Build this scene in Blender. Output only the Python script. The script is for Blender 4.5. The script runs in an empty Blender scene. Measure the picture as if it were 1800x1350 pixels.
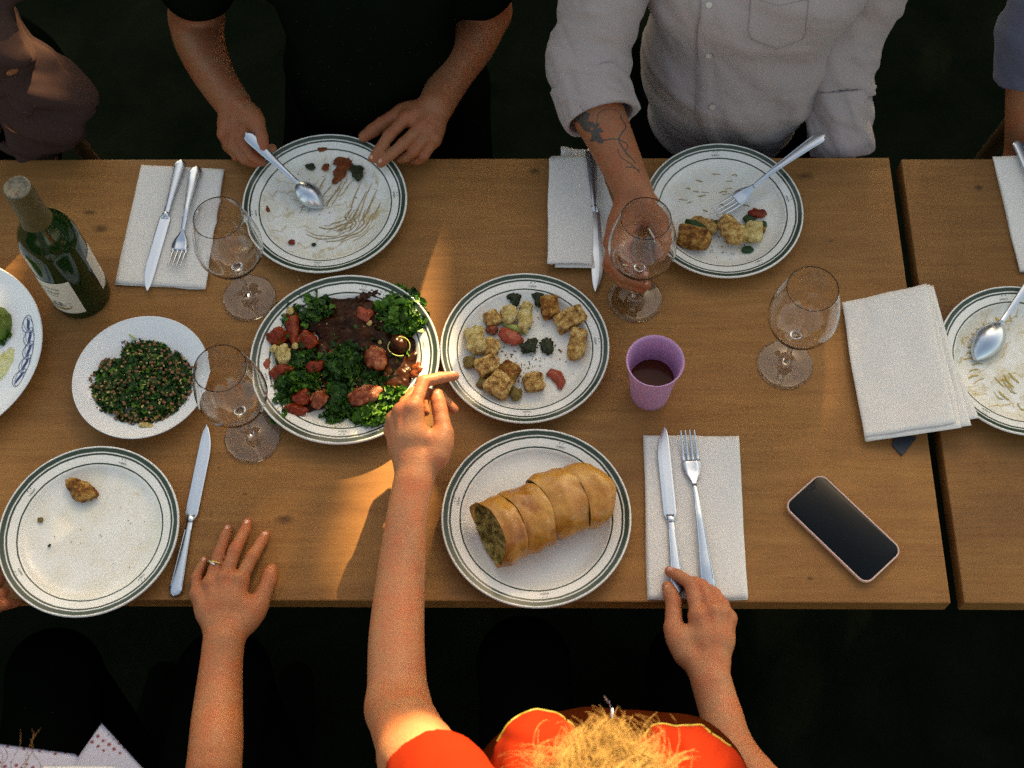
import bpy, bmesh, math, random
import numpy as np
from mathutils import Vector, Matrix, noise
random.seed(7); np.random.seed(7)
R = math.radians
SC = bpy.context.scene
COL = SC.collection

# ------------------------------------------------------------------ camera
F = 2350.0; ALPHA = R(64); TZ = 0.75; CAMH = 1.70           # focal length in photo pixels, tilt, table height
def _axes():
    n = np.array([45, F/math.tan(ALPHA), F]); n /= np.linalg.norm(n)
    y = np.array([50, -F*math.tan(ALPHA), F]); y -= n*(y@n); y /= np.linalg.norm(y)
    x = np.cross(y, -n)
    return np.array([x, y, -n])
MC = _axes(); CP = np.array([0, 0, TZ+CAMH])
cam_d = bpy.data.cameras.new('camera'); cam = bpy.data.objects.new('camera', cam_d); COL.objects.link(cam)
cam_d.sensor_width = 36; cam_d.sensor_fit = 'HORIZONTAL'; cam_d.lens = 36*F/1800
cam_d.clip_start = 0.05; cam_d.clip_end = 500
m = Matrix.Identity(4)
for i in range(3):
    m[i][0] = MC[i][0]; m[i][1] = -MC[i][1]; m[i][2] = -MC[i][2]; m[i][3] = CP[i]
cam.matrix_world = m
cam_d.dof.use_dof = True; cam_d.dof.focus_distance = 1.86; cam_d.dof.aperture_fstop = 6.3
SC.camera = cam

def W(px, py, h=0.0):
    """point of the place that stands h above the table top and is seen at photo pixel px, py"""
    q = MC @ np.array([px-900, py-675, F]); t = (h-CAMH)/q[2]
    return Vector(CP + q*t)
def WY(px, py, y):
    q = MC @ np.array([px-900, py-675, F]); return Vector(CP + q*(y/q[1]))

# ------------------------------------------------------------------ light
SUN_EL, SUN_AZ = 27.0, 17.5                                  # azimuth measured from +Y towards +X
sd = Vector((math.sin(R(SUN_AZ))*math.cos(R(SUN_EL)), math.cos(R(SUN_AZ))*math.cos(R(SUN_EL)), math.sin(R(SUN_EL))))
sl = bpy.data.lights.new('sun', 'SUN'); sl.energy = 3.3; sl.angle = R(0.9); sl.color = (1.0, 0.80, 0.56)
so = bpy.data.objects.new('sun', sl); COL.objects.link(so); so.location = (0, 0, 6)
so.rotation_euler = (-sd).to_track_quat('-Z', 'Y').to_euler()
wd = bpy.data.worlds.new('World'); SC.world = wd; wd.use_nodes = True
nt = wd.node_tree; nt.nodes.clear()
sk = nt.nodes.new('ShaderNodeTexSky'); sk.sky_type = 'NISHITA'; sk.sun_disc = False
sk.sun_elevation = R(SUN_EL); sk.sun_rotation = R(SUN_AZ); sk.air_density = 1.0; sk.dust_density = 3.0; sk.ozone_density = 0.4
bg = nt.nodes.new('ShaderNodeBackground'); bg.inputs[1].default_value = 0.05
wo = nt.nodes.new('ShaderNodeOutputWorld')
nt.links.new(sk.outputs[0], bg.inputs[0]); nt.links.new(bg.outputs[0], wo.inputs[0])
SC.view_settings.view_transform = 'Standard'; SC.view_settings.look = 'None'
SC.view_settings.exposure = 2.98; SC.view_settings.gamma = 1.0
SC.view_settings.use_white_balance = True; SC.view_settings.white_balance_temperature = 9300; SC.view_settings.white_balance_tint = 6
SC.render.engine = 'CYCLES'
cy = SC.cycles; cy.max_bounces = 14; cy.transmission_bounces = 12; cy.transparent_max_bounces = 12; cy.glossy_bounces = 5
cy.diffuse_bounces = 4; cy.sample_clamp_indirect = 0.5; cy.caustics_reflective = False; cy.caustics_refractive = True
cy.use_denoising = False; cy.denoiser = 'OPENIMAGEDENOISE'; cy.denoising_input_passes = 'RGB_ALBEDO_NORMAL'; cy.denoising_prefilter = 'ACCURATE'

# ------------------------------------------------------------------ materials
def mat(name, col, rough=0.5, metal=0.0, **kw):
    m = bpy.data.materials.new(name); m.use_nodes = True
    b = m.node_tree.nodes['Principled BSDF']
    b.inputs['Base Color'].default_value = (*col, 1); b.inputs['Roughness'].default_value = rough; b.inputs['Metallic'].default_value = metal
    for k, v in kw.items(): b.inputs[k.replace('_', ' ')].default_value = v
    return m
class NB:
    """small node helper"""
    def __init__(s, m): s.t = m.node_tree; s.b = s.t.nodes.get('Principled BSDF')
    def n(s, typ, **kw):
        x = s.t.nodes.new(typ)
        for k, v in kw.items(): setattr(x, k, v)
        return x
    def l(s, a, b): s.t.links.new(a, b)
    def coord(s, scale=(1, 1, 1), rot=(0, 0, 0), loc=(0, 0, 0), what='Object'):
        c = s.n('ShaderNodeTexCoord'); mp = s.n('ShaderNodeMapping'); mp.inputs['Scale'].default_value = scale
        mp.inputs['Rotation'].default_value = rot; mp.inputs['Location'].default_value = loc
        s.l(c.outputs[what], mp.inputs[0]); return mp.outputs[0]
    def noise(s, vec, scale, detail=4, rough=.55, dist=0):
        x = s.n('ShaderNodeTexNoise'); x.inputs['Scale'].default_value = scale; x.inputs['Detail'].default_value = detail
        x.inputs['Roughness'].default_value = rough; x.inputs['Distortion'].default_value = dist; s.l(vec, x.inputs['Vector']); return x.outputs[0]
    def ramp(s, fac, stops, interp='LINEAR'):
        x = s.n('ShaderNodeValToRGB'); x.color_ramp.interpolation = interp; e = x.color_ramp.elements
        while len(e) < len(stops): e.new(0.5)
        for i, (p, c) in enumerate(stops):
            e[i].position = p; e[i].color = (*c, 1) if len(c) == 3 else c
        s.l(fac, x.inputs[0]); return x.outputs[0]
    def mix(s, fac, a, b, mode='MIX'):
        x = s.n('ShaderNodeMix', data_type='RGBA', blend_type=mode)
        for sock, v in ((x.inputs[0], fac), (x.inputs[6], a), (x.inputs[7], b)):
            if hasattr(v, 'links'): s.l(v, sock)
            else: sock.default_value = v if isinstance(v, (int, float)) else (*v, 1)
        return x.outputs[2]
    def math(s, op, a, b=0.0, c=0.0):
        x = s.n('ShaderNodeMath', operation=op)
        for sock, v in zip(x.inputs, (a, b, c)):
            if hasattr(v, 'links'): s.l(v, sock)
            else: sock.default_value = v
        return x.outputs[0]
    def bump(s, h, strength=.3, dist=.001):
        x = s.n('ShaderNodeBump'); x.inputs['Strength'].default_value = strength; x.inputs['Distance'].default_value = dist
        s.l(h, x.inputs['Height']); s.l(x.outputs[0], s.b.inputs['Normal'])
    def col(s, c): s.l(c, s.b.inputs['Base Color'])
def g(v): return (v, v, v)

def m_wood(name, knots, dark=1.0):
    m = mat(name, (.3, .15, .05), .55); N = NB(m); N.b.inputs['Specular IOR Level'].default_value = .22
    v = N.coord((2.2, 26, 26)); v2 = N.coord((.35, 5, 5)); v3 = N.coord((6, 130, 60)); v4 = N.coord()
    a = N.noise(v, 3.0, 6, .6, .9); b = N.noise(v2, 3.0, 3, .5, .4); c = N.noise(v3, 2.5, 4, .7)
    fac = N.math('ADD', N.math('MULTIPLY', a, .6), N.math('MULTIPLY', b, .4))
    k = dark
    col = N.ramp(fac, [(.26, (.215*k, .089*k, .025*k)), (.50, (.285*k, .125*k, .037*k)), (.76, (.37*k, .175*k, .055*k))])
    streak = N.ramp(c, [(.28, g(.0)), (.42, g(1.0))])
    col = N.mix(N.math('SUBTRACT', 1.0, N.math('MULTIPLY', N.math('SUBTRACT', 1.0, streak), .5)), N.mix(1.0, col, (.42, .34, .3), 'MULTIPLY'), col)
    bl = N.ramp(N.noise(v4, 5.0, 3, .6), [(.35, g(.80)), (.65, g(1.08))])
    col = N.mix(1.0, col, bl, 'MULTIPLY')
    for (kx, ky, rr) in knots:
        mp = N.n('ShaderNodeMapping'); mp.inputs['Location'].default_value = (-kx, -ky*1.7, 0); mp.inputs['Scale'].default_value = (1, 1.7, 0)
        tc = N.n('ShaderNodeTexCoord'); N.l(tc.outputs['Object'], mp.inputs[0])
        ln = N.n('ShaderNodeVectorMath', operation='LENGTH'); N.l(mp.outputs[0], ln.inputs[0])
        d = N.math('ADD', ln.outputs['Value'], N.math('MULTIPLY', N.math('SUBTRACT', N.noise(v4, 60, 2), .5), .016))
        kf = N.ramp(N.math('DIVIDE', d, rr), [(.15, g(.38)), (1.0, g(1.0))])
        col = N.mix(1.0, col, kf, 'MULTIPLY')
    N.col(col)
    N.l(N.ramp(b, [(.3, g(.48)), (.7, g(.66))]), N.b.inputs['Roughness'])
    N.bump(N.math('ADD', a, N.math('MULTIPLY', c, .6)), .35, .0006)
    return m

def m_plate():
    m = mat('glazed_white_china', (.78, .77, .72), .16); N = NB(m); N.b.inputs['Specular IOR Level'].default_value = .38
    tc = N.n('ShaderNodeTexCoord'); sp = N.n('ShaderNodeSeparateXYZ'); N.l(tc.outputs['Object'], sp.inputs[0])
    r = N.math('SQRT', N.math('ADD', N.math('MULTIPLY', sp.outputs[0], sp.outputs[0]), N.math('MULTIPLY', sp.outputs[1], sp.outputs[1])))
    wob = N.math('MULTIPLY', N.math('SUBTRACT', N.noise(tc.outputs['Object'], 9, 2), .5), .012)
    rr = N.math('ADD', r, wob)
    def band(c, w):
        d = N.math('ABSOLUTE', N.math('SUBTRACT', rr, c))
        return N.ramp(N.math('DIVIDE', d, w), [(.42, g(1)), (.62, g(0))])
    up = N.math('GREATER_THAN', sp.outputs[2], .035)
    msk = N.math('MULTIPLY', N.math('MINIMUM', N.math('ADD', N.math('ADD', band(.957, .046), band(.910, .021)), band(.805, .016)), 1.0), up)
    return m, N, tc, sp, msk, r
def m_china(kind, c1=(.42, .25, .06), c2=(.3, .08, .02), amt=.5, seed=0.0, streak=False):
    m, N, tc, sp, msk, r = m_plate(); m.name = 'china_' + kind
    base = N.mix(N.ramp(N.noise(tc.outputs['Object'], 2.2, 4), [(.35, g(0)), (.7, g(1))]), (.80, .79, .74), (.74, .73, .67))
    v = N.coord((1, 1, 0), loc=(seed, seed*.7, 0))
    well = N.ramp(r, [(.70, g(1)), (.82, g(.12)), (.9, g(0))])
    n1 = N.noise(v, 3.2, 5, .65, .7)
    film = N.ramp(n1, [(.42, g(0)), (.75, g(.55*amt))])
    col = N.mix(N.math('MULTIPLY', film, well), base, (.60, .50, .26))
    if streak:
        ln = N.n('ShaderNodeVectorMath', operation='LENGTH'); N.l(N.coord((1, .8, 0), loc=(math.sin(seed)*.8, -1.0, 0)), ln.inputs[0])
        q = N.math('ADD', ln.outputs['Value'], N.math('MULTIPLY', N.noise(v, 2.6, 3, .55, .8), .55))
        lines = N.ramp(N.math('PINGPONG', N.math('MULTIPLY', q, 10.0), 1.0), [(.0, g(min(1, .9*amt))), (.10, g(.45*amt)), (.22, g(0))])
        gate = N.ramp(N.noise(v, 2.3, 4, .6), [(.38, g(0)), (.52, g(1))])
        thin = N.ramp(N.noise(v, 14, 4, .7), [(.36, g(.25)), (.58, g(1))])
        col = N.mix(N.math('MULTIPLY', N.math('MULTIPLY', N.math('MULTIPLY', lines, gate), thin), well), col, c1)
        pud = N.ramp(N.noise(N.coord((1, 1, 0), loc=(seed+3, 2, 0)), 3.4, 5, .6, .8), [(.56, g(0)), (.70, g(.6*min(1, amt)))])
        col = N.mix(N.math('MULTIPLY', pud, well), col, (.52, .40, .17))
    sm = N.ramp(N.noise(v, 5.5, 6, .72, 1.2), [(.60, g(0)), (.68, g(.85*amt))])
    gate2 = N.ramp(N.noise(N.coord((1, 1, 0), loc=(seed+7, 3, 0)), 1.9, 2), [(.45, g(0)), (.62, g(1))])
    col = N.mix(N.math('MULTIPLY', N.math('MULTIPLY', sm, gate2), well), col, c1)
    sp2 = N.ramp(N.noise(v, 26, 3, .6), [(.70, g(0)), (.75, g(.9*min(1, amt)))])
    col = N.mix(N.math('MULTIPLY', sp2, well), col, c2)
    col = N.mix(N.math('MULTIPLY', msk, .97), col, (.012, .034, .016))
    N.col(col)
    N.l(N.ramp(N.math('MULTIPLY', n1, well), [(.2, g(.14)), (.6, g(.38))]), N.b.inputs['Roughness'])
    return m
def m_skin(name, col, red=(1.2, .62, .5), scale=1.0):
    m = mat(name, col, .46); N = NB(m); v = N.coord(what='Object')
    n1 = N.noise(v, 34*scale, 4, .6); n2 = N.noise(v, 260*scale, 3, .6)
    c = N.mix(N.ramp(n1, [(.38, g(0)), (.68, g(.6))]), col, tuple(a*b for a, b in zip(col, red)))
    c = N.mix(N.ramp(n2, [(.35, g(.12)), (.6, g(0))]), c, tuple(a*.72 for a in col)); at = N.n('ShaderNodeAttribute', attribute_name='joint'); c = N.mix(N.math('MULTIPLY', at.outputs['Fac'], .6), c, (col[0]*.98, col[1]*.50, col[2]*.42)); N.col(c)
    N.b.inputs['Subsurface Weight'].default_value = 0.0; N.b.inputs['Subsurface Radius'].default_value = (.9, .35, .18); N.b.inputs['Subsurface Scale'].default_value = .008
    N.b.inputs['Specular IOR Level'].default_value = .28
    vo = N.n('ShaderNodeTexVoronoi'); vo.inputs['Scale'].default_value = 420; N.l(v, vo.inputs['Vector'])
    wv = N.noise(N.coord((1, 1, 1)), 90, 5, .7, 1.5); N.bump(N.math('ADD', N.math('ADD', n2, N.math('MULTIPLY', vo.outputs[0], .5)), N.math('MULTIPLY', wv, 2.0)), .42, .0009); return m
def m_cloth(name, col, rough=.9, weave=900, var=.12, bstr=.25):
    m = mat(name, col, rough); N = NB(m); v = N.coord()
    a = N.noise(v, 7, 4, .6); c = N.mix(a, tuple(x*(1-var) for x in col), tuple(min(.9, x*(1+var)) for x in col))
    w = N.noise(v, weave, 2, .5); c = N.mix(N.ramp(w, [(.35, g(.22)), (.6, g(0))]), c, tuple(x*.6 for x in col)); N.col(c)
    N.b.inputs['Sheen Weight'].default_value = .12 if max(col) > .1 else 0.0; N.b.inputs['Specular IOR Level'].default_value = .3 if max(col) > .1 else .0; N.bump(w, bstr, .0006); return m
def m_noise(name, stops, scale=60, rough=.6, bump=.5, dist=.001, detail=5, **kw):
    m = mat(name, stops[0][1], rough, **kw); N = NB(m); v = N.coord(); N.b.inputs['Specular IOR Level'].default_value = .22 if max(stops[-1][1]) < .62 else .4
    n = N.noise(v, scale, detail, .65, .4); N.col(N.ramp(n, stops)); N.bump(N.noise(v, scale*2.2, 4, .6), bump, dist); return m

M = {}
M['steel'] = mat('brushed_steel_sky_tint', (.54, .60, .67), .24, 1.0)  # blue sky reflection tinted into the base colour
N = NB(M['steel']); v = N.coord((3, 1, 3)); N.l(N.ramp(N.noise(v, 30, 3), [(.3, g(.24)), (.7, g(.34))]), N.b.inputs['Roughness'])
M['glass'] = mat('clear_wine_glass', (1, 1, 1), 0.0); b_ = M['glass'].node_tree.nodes['Principled BSDF']; b_.inputs['Transmission Weight'].default_value = 1; b_.inputs['IOR'].default_value = 1.40
M['bottle'] = mat('dark_green_glass', (.004, .022, .005), .10, 0); M['bottle'].node_tree.nodes['Principled BSDF'].inputs['Transmission Weight'].default_value = .10
M['foil'] = m_noise('olive_gold_foil', [(.3, (.16, .115, .04)), (.7, (.25, .18, .07))], 30, .38, .2, metallic_=0) if False else m_noise('olive_gold_foil', [(.3, (.060, .040, .012)), (.7, (.095, .065, .020))], 18, .5, .1)
M['foil_top'] = m_noise('embossed_foil_top', [(.35, (.07, .062, .045)), (.6, (.15, .135, .10))], 170, .45, .5)
M['paper'] = m_cloth('cream_label_paper', (.60, .54, .44), .7, 500, .05, .1)
M['ink'] = mat('grey_ink', (.12, .11, .12), .7); M['gold'] = mat('gold_ink', (.32, .2, .05), .4, .3)
M['napkin'] = m_cloth('white_linen', (.74, .71, .66), .95, 700, .04, .5)
M['pink'] = mat('mauve_plastic', (.50, .20, .42), .38, 0, Specular_IOR_Level=.35)
N = NB(M['pink']); N.l(N.mix(N.noise(N.coord(), 300, 2), (.47, .25, .44), (.55, .31, .52)), N.b.inputs['Base Color'])
M['ochre'] = mat('ochre_sauce_film', (.36, .23, .075), .35); M['mustard'] = mat('mustard_sauce_film', (.46, .33, .075), .35)
M['wine'] = mat('red_brown_drink', (.085, .016, .006), .1, 0, Specular_IOR_Level=.15)
M['phone_glass'] = mat('black_phone_glass', (.004, .006, .008), .12); M['phone_glass'].node_tree.nodes['Principled BSDF'].inputs['Specular IOR Level'].default_value = .12
M['phone_case'] = mat('blush_phone_case', (.62, .42, .36), .45); M['metal_dark'] = mat('dark_lens', (.01, .012, .015), .1)
M['emblem'] = mat('dark_green_print', (.03, .05, .035), .3)
M['blue_print'] = mat('blue_print', (.035, .06, .17), .3)
M['white_china'] = m_noise('plain_white_china', [(.3, (.74, .76, .78)), (.7, (.80, .81, .81))], 12, .16, .03)
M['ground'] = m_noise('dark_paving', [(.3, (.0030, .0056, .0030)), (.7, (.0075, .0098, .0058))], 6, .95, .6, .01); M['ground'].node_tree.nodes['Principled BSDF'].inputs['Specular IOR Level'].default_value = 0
M['skin1'] = m_skin('skin_tan', (.37, .150, .066)); M['skin2'] = m_skin('skin_fair', (.43, .185, .088)); M['skin3'] = m_skin('skin_olive', (.30, .120, .056))
M['nail'] = mat('fingernail', (.60, .30, .22), .25)
M['black'] = m_cloth('black_cotton', (.0034, .0056, .0032), .95, 600, .3, .3)
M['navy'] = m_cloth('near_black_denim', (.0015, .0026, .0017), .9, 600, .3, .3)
M['shirt'] = m_cloth('pale_mauve_linen', (.35, .290, .280), .95, 800, .05, .45)
M['shirt_dark'] = m_cloth('shirt_seam_thread', (.25, .21, .20), .95, 800, .05)
M['brown'] = m_cloth('plum_brown_shirt', (.055, .032, .028), .9, 500, .12, .4)
M['bluegrey'] = m_cloth('blue_grey_shirt', (.075, .078, .115), .9, 500, .1, .4)
M['orange'] = m_cloth('orange_red_cotton', (.17, .0105, .0028), .9, 600, .1, .4); M['orange'].node_tree.nodes['Principled BSDF'].inputs['Sheen Weight'].default_value = 0; M['orange'].node_tree.nodes['Principled BSDF'].inputs['Specular IOR Level'].default_value = .08
M['rust'] = m_cloth('rust_brown_cotton', (.065, .011, .003), .9, 600, .1, .3)
M['yellow'] = mat('yellow_piping', (.22, .175, .014), .6)
M['hair_blond'] = m_noise('blond_hair', [(.3, (.15, .075, .020)), (.7, (.40, .26, .095))], 45, .6, .2)
M['hair_dark'] = m_noise('dark_hair', [(.3, (.02, .012, .006)), (.7, (.05, .03, .015))], 45, .4, .2)
M['hair_brown'] = m_noise('honey_brown_hair', [(.3, (.12, .06, .02)), (.7, (.25, .13, .05))], 45, .4, .2)
M['ring'] = mat('gold_ring', (.75, .55, .2), .2, 1.0); M['silver'] = mat('silver', (.7, .7, .75), .2, 1.0)
m = mat('dotted_cotton', (.42, .42, .50), .9); M['dotted'] = m; N = NB(m)
vo = N.n('ShaderNodeTexVoronoi'); vo.inputs['Scale'].default_value = 125; vo.inputs['Randomness'].default_value = .12; N.l(N.coord(rot=(0, 0, .6)), vo.inputs['Vector'])
N.col(N.mix(N.ramp(vo.outputs[0], [(.22, g(1)), (.30, g(0))]), (.30, .31, .40), (.15, .035, .035)))
# food
M['crumb'] = m_noise('toasted_bread', [(.36, (.13, .045, .008)), (.5, (.42, .22, .055)), (.64, (.66, .46, .18))], 110, .7, 1.0, .003)
M['crumb_brown'] = m_noise('browned_bread', [(.36, (.08, .022, .004)), (.5, (.25, .095, .016)), (.66, (.50, .29, .08))], 90, .6, 1.0, .003)
M['crumb_pale'] = m_noise('pale_cauliflower', [(.34, (.26, .14, .03)), (.48, (.52, .38, .13)), (.66, (.68, .56, .27))], 120, .6, 1.0, .003)
M['char'] = m_noise('charred_greens', [(.3, (.008, .010, .005)), (.6, (.03, .04, .015)), (.8, (.14, .12, .03))], 90, .45, 1.0, .0015)
M['olive'] = m_noise('olive_brown', [(.3, (.10, .06, .012)), (.7, (.22, .16, .045))], 90, .45, .6)
M['tomato'] = m_noise('tomato_flesh', [(.3, (.07, .007, .002)), (.52, (.21, .022, .005)), (.72, (.33, .065, .014))], 70, .35, .8)
M['tomato_skin'] = m_noise('tomato_skin', [(.3, (.24, .035, .018)), (.7, (.42, .09, .045))], 60, .3, .3)
M['roast'] = m_noise('roasted_tomato', [(.3, (.07, .010, .003)), (.5, (.26, .055, .020)), (.68, (.50, .22, .11))], 75, .25, .9, .002)
M['sauce'] = m_noise('dark_brown_sauce', [(.32, (.010, .0028, .0008)), (.7, (.055, .014, .003))], 50, .30, .4, .002); M['sauce'].node_tree.nodes['Principled BSDF'].inputs['Specular IOR Level'].default_value = .12
M['sauce_red'] = m_noise('red_brown_sauce', [(.3, (.10, .018, .004)), (.7, (.25, .06, .015))], 70, .3, .9, .0015)
M['kale'] = m_noise('dark_kale', [(.3, (.010, .038, .007)), (.6, (.030, .095, .014)), (.8, (.07, .17, .025))], 120, .5, .5)
M['kale_light'] = m_noise('bright_kale', [(.3, (.035, .11, .012)), (.6, (.08, .21, .02)), (.8, (.16, .32, .04))], 120, .45, .5)
M['parsley'] = m_noise('chopped_parsley', [(.3, (.010, .036, .008)), (.6, (.025, .080, .014)), (.8, (.06, .14, .02))], 160, .5, .5)
M['lentil'] = m_noise('brown_lentils', [(.3, (.14, .055, .02)), (.7, (.34, .18, .09))], 160, .5, .4)
M['herb'] = m_noise('dark_herb', [(.3, (.006, .028, .008)), (.7, (.02, .07, .02))], 120, .4, .5)
M['lettuce'] = m_noise('pale_lettuce', [(.3, (.28, .34, .06)), (.7, (.48, .52, .16))], 60, .4, .5)
M['pesto'] = m_noise('green_mash', [(.3, (.03, .07, .008)), (.7, (.11, .17, .02))], 90, .4, .9, .002)
M['oil'] = m_noise('yellow_oil', [(.3, (.50, .48, .12)), (.7, (.66, .65, .40))], 60, .12, .2)
M['filling'] = m_noise('bread_filling', [(.34, (.05, .028, .006)), (.48, (.20, .14, .028)), (.64, (.46, .35, .12))], 100, .5, 1.0, .004)
m = mat('baked_crust', (.5, .2, .04), .36); M['crust'] = m; N = NB(m); v = N.coord(); N.b.inputs['Coat Weight'].default_value = .25; N.b.inputs['Coat Roughness'].default_value = .3
sx = N.n('ShaderNodeSeparateXYZ'); N.l(v, sx.inputs[0])
n1 = N.noise(v, 22, 5, .65, .5); n2 = N.noise(v, 130, 4, .6)
c = N.ramp(n1, [(.30, (.27, .082, .008)), (.48, (.44, .170, .022)), (.66, (.56, .27, .050))])
c = N.mix(N.ramp(n2, [(.6, g(0)), (.75, g(.5))]), c, (.62, .45, .2)); N.col(c)
N.bump(N.math('ADD', n1, N.math('MULTIPLY', n2, .35)), .5, .003)
M['bark'] = m_noise('bark', [(.3, (.05, .035, .02)), (.7, (.1, .07, .045))], 8, .9, 1, .02)
M['leaf'] = m_noise('blocker_leaf', [(.3, (.03, .06, .015)), (.7, (.07, .12, .03))], 3, .6, .1)  # leaves of the added screen that blocks the sun
M['stool'] = m_noise('dark_stained_wood', [(.3, (.03, .015, .006)), (.7, (.06, .03, .012))], 12, .5, .3)

# ------------------------------------------------------------------ object helpers
def tag(o, label=None, cat=None, group=None, kind=None):
    if label: o['label'] = label
    if cat: o['category'] = cat
    if group: o['group'] = group
    if kind: o['kind'] = kind
    return o
def link(name, me, material=None, parent=None, loc=None, rz=0, smooth=True, kind=None, rot=None):
    if smooth and len(me.polygons): me.shade_smooth()
    if material: me.materials.append(material)
    o = bpy.data.objects.new(name, me); COL.objects.link(o)
    if parent: o.parent = parent
    if loc is not None: o.location = loc
    o.rotation_euler = rot if rot is not None else (0, 0, rz)
    if kind: o['kind'] = kind
    return o
def empty(name, loc=(0, 0, 0), rz=0):
    o = bpy.data.objects.new(name, None); COL.objects.link(o); o.location = loc; o.rotation_euler = (0, 0, rz); o.empty_display_size = .05; return o
def pydata(verts, faces, name='m'):
    me = bpy.data.meshes.new(name); me.from_pydata([tuple(v) for v in verts], [], faces); me.update(); return me
def vn(x, y, z, f, s=0):
    """smooth random field on numpy points, about -1..1"""
    P_ = [np.asarray(x, np.float64)*f+17.3*s, np.asarray(y, np.float64)*f+5.1*s, np.asarray(z, np.float64)*f-9.7*s]
    I = [np.floor(q).astype(np.int64) for q in P_]; T_ = [q-i for q, i in zip(P_, I)]; T_ = [t*t*(3-2*t) for t in T_]; out = 0
    for a in (0, 1):
        for b in (0, 1):
            for c in (0, 1):
                h_ = ((I[0]+a)*73856093) ^ ((I[1]+b)*19349663) ^ ((I[2]+c)*83492791); h_ = (h_ ^ (h_ >> 13))*1274126177; v = ((h_ ^ (h_ >> 16)) & 0xffff)/32767.5-1
                out = out+v*(T_[0] if a else 1-T_[0])*(T_[1] if b else 1-T_[1])*(T_[2] if c else 1-T_[2])
    return out
def lathe(profile, n=96, name='lathe'):
    vs, fs = [], []
    for (r, z) in profile:
        for i in range(n):
            a = 2*math.pi*i/n; vs.append((r*math.cos(a), r*math.sin(a), z))
    for j in range(len(profile)-1):
        for i in range(n):
            a, b = j*n+i, j*n+(i+1) % n; fs.append((a, b, b+n, a+n))
    if profile[0][0] > 1e-4: pass
    me = pydata(vs, fs, name)
    bm = bmesh.new(); bm.from_mesh(me); bmesh.ops.remove_doubles(bm, verts=bm.verts, dist=1e-6)
    bmesh.ops.dissolve_degenerate(bm, edges=bm.edges, dist=1e-7); bmesh.ops.recalc_face_normals(bm, faces=bm.faces); bm.to_mesh(me); bm.free(); return me
def smooth_profile(pts, n=6):
    out = []
    P = [np.array(p, float) for p in pts]; P = [P[0]]+P+[P[-1]]
    for i in range(1, len(P)-2):
        for k in range(n):
            t = k/n; p0, p1, p2, p3 = P[i-1:i+3]
            q = .5*((2*p1)+(-p0+p2)*t+(2*p0-5*p1+4*p2-p3)*t*t+(-p0+3*p1-3*p2+p3)*t**3); out.append((max(q[0], 0), q[1]))
    out.append(tuple(P[-1])); return out
def box(bm, c, s, rz=0):
    r = bmesh.ops.create_cube(bm, size=1, matrix=Matrix.Translation(c) @ Matrix.Rotation(rz, 4, 'Z') @ Matrix.Diagonal((*s, 1))); return r['verts']
def box_mesh(c, s, bev=.003):
    bm = bmesh.new(); box(bm, c, s)
    if bev: bmesh.ops.bevel(bm, geom=bm.edges[:], offset=bev, segments=2, affect='EDGES', profile=.6)
    me = bpy.data.meshes.new('box'); bm.to_mesh(me); bm.free(); return me
def loft(rows, closed=True, cap=True):
    """rows: list of rings (lists of points)"""
    n = len(rows[0]); vs = [p for r in rows for p in r]; fs = []
    for j in range(len(rows)-1):
        for i in range(n if closed else n-1):
            a, b = j*n+i, j*n+(i+1) % n; fs.append((a, b, b+n, a+n))
    if cap and closed: fs.append(tuple(range(n))[::-1]); fs.append(tuple(range((len(rows)-1)*n, len(rows)*n)))
    return vs, fs
def tube_into(vs, fs, pts, rad, k=5):
    base = len(vs); n = len(pts)
    for i, p in enumerate(pts):
        t = (pts[min(i+1, n-1)]-pts[max(i-1, 0)]).normalized(); u = t.orthogonal().normalized(); w = t.cross(u)
        r = rad[i] if isinstance(rad, (list, tuple)) else rad
        for j in range(k):
            a = 2*math.pi*j/k; vs.append(p+(u*math.cos(a)+w*math.sin(a))*r)
    for i in range(n-1):
        for j in range(k):
            a, b = base+i*k+j, base+i*k+(j+1) % k; fs.append((a, b, b+k, a+k))

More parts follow.
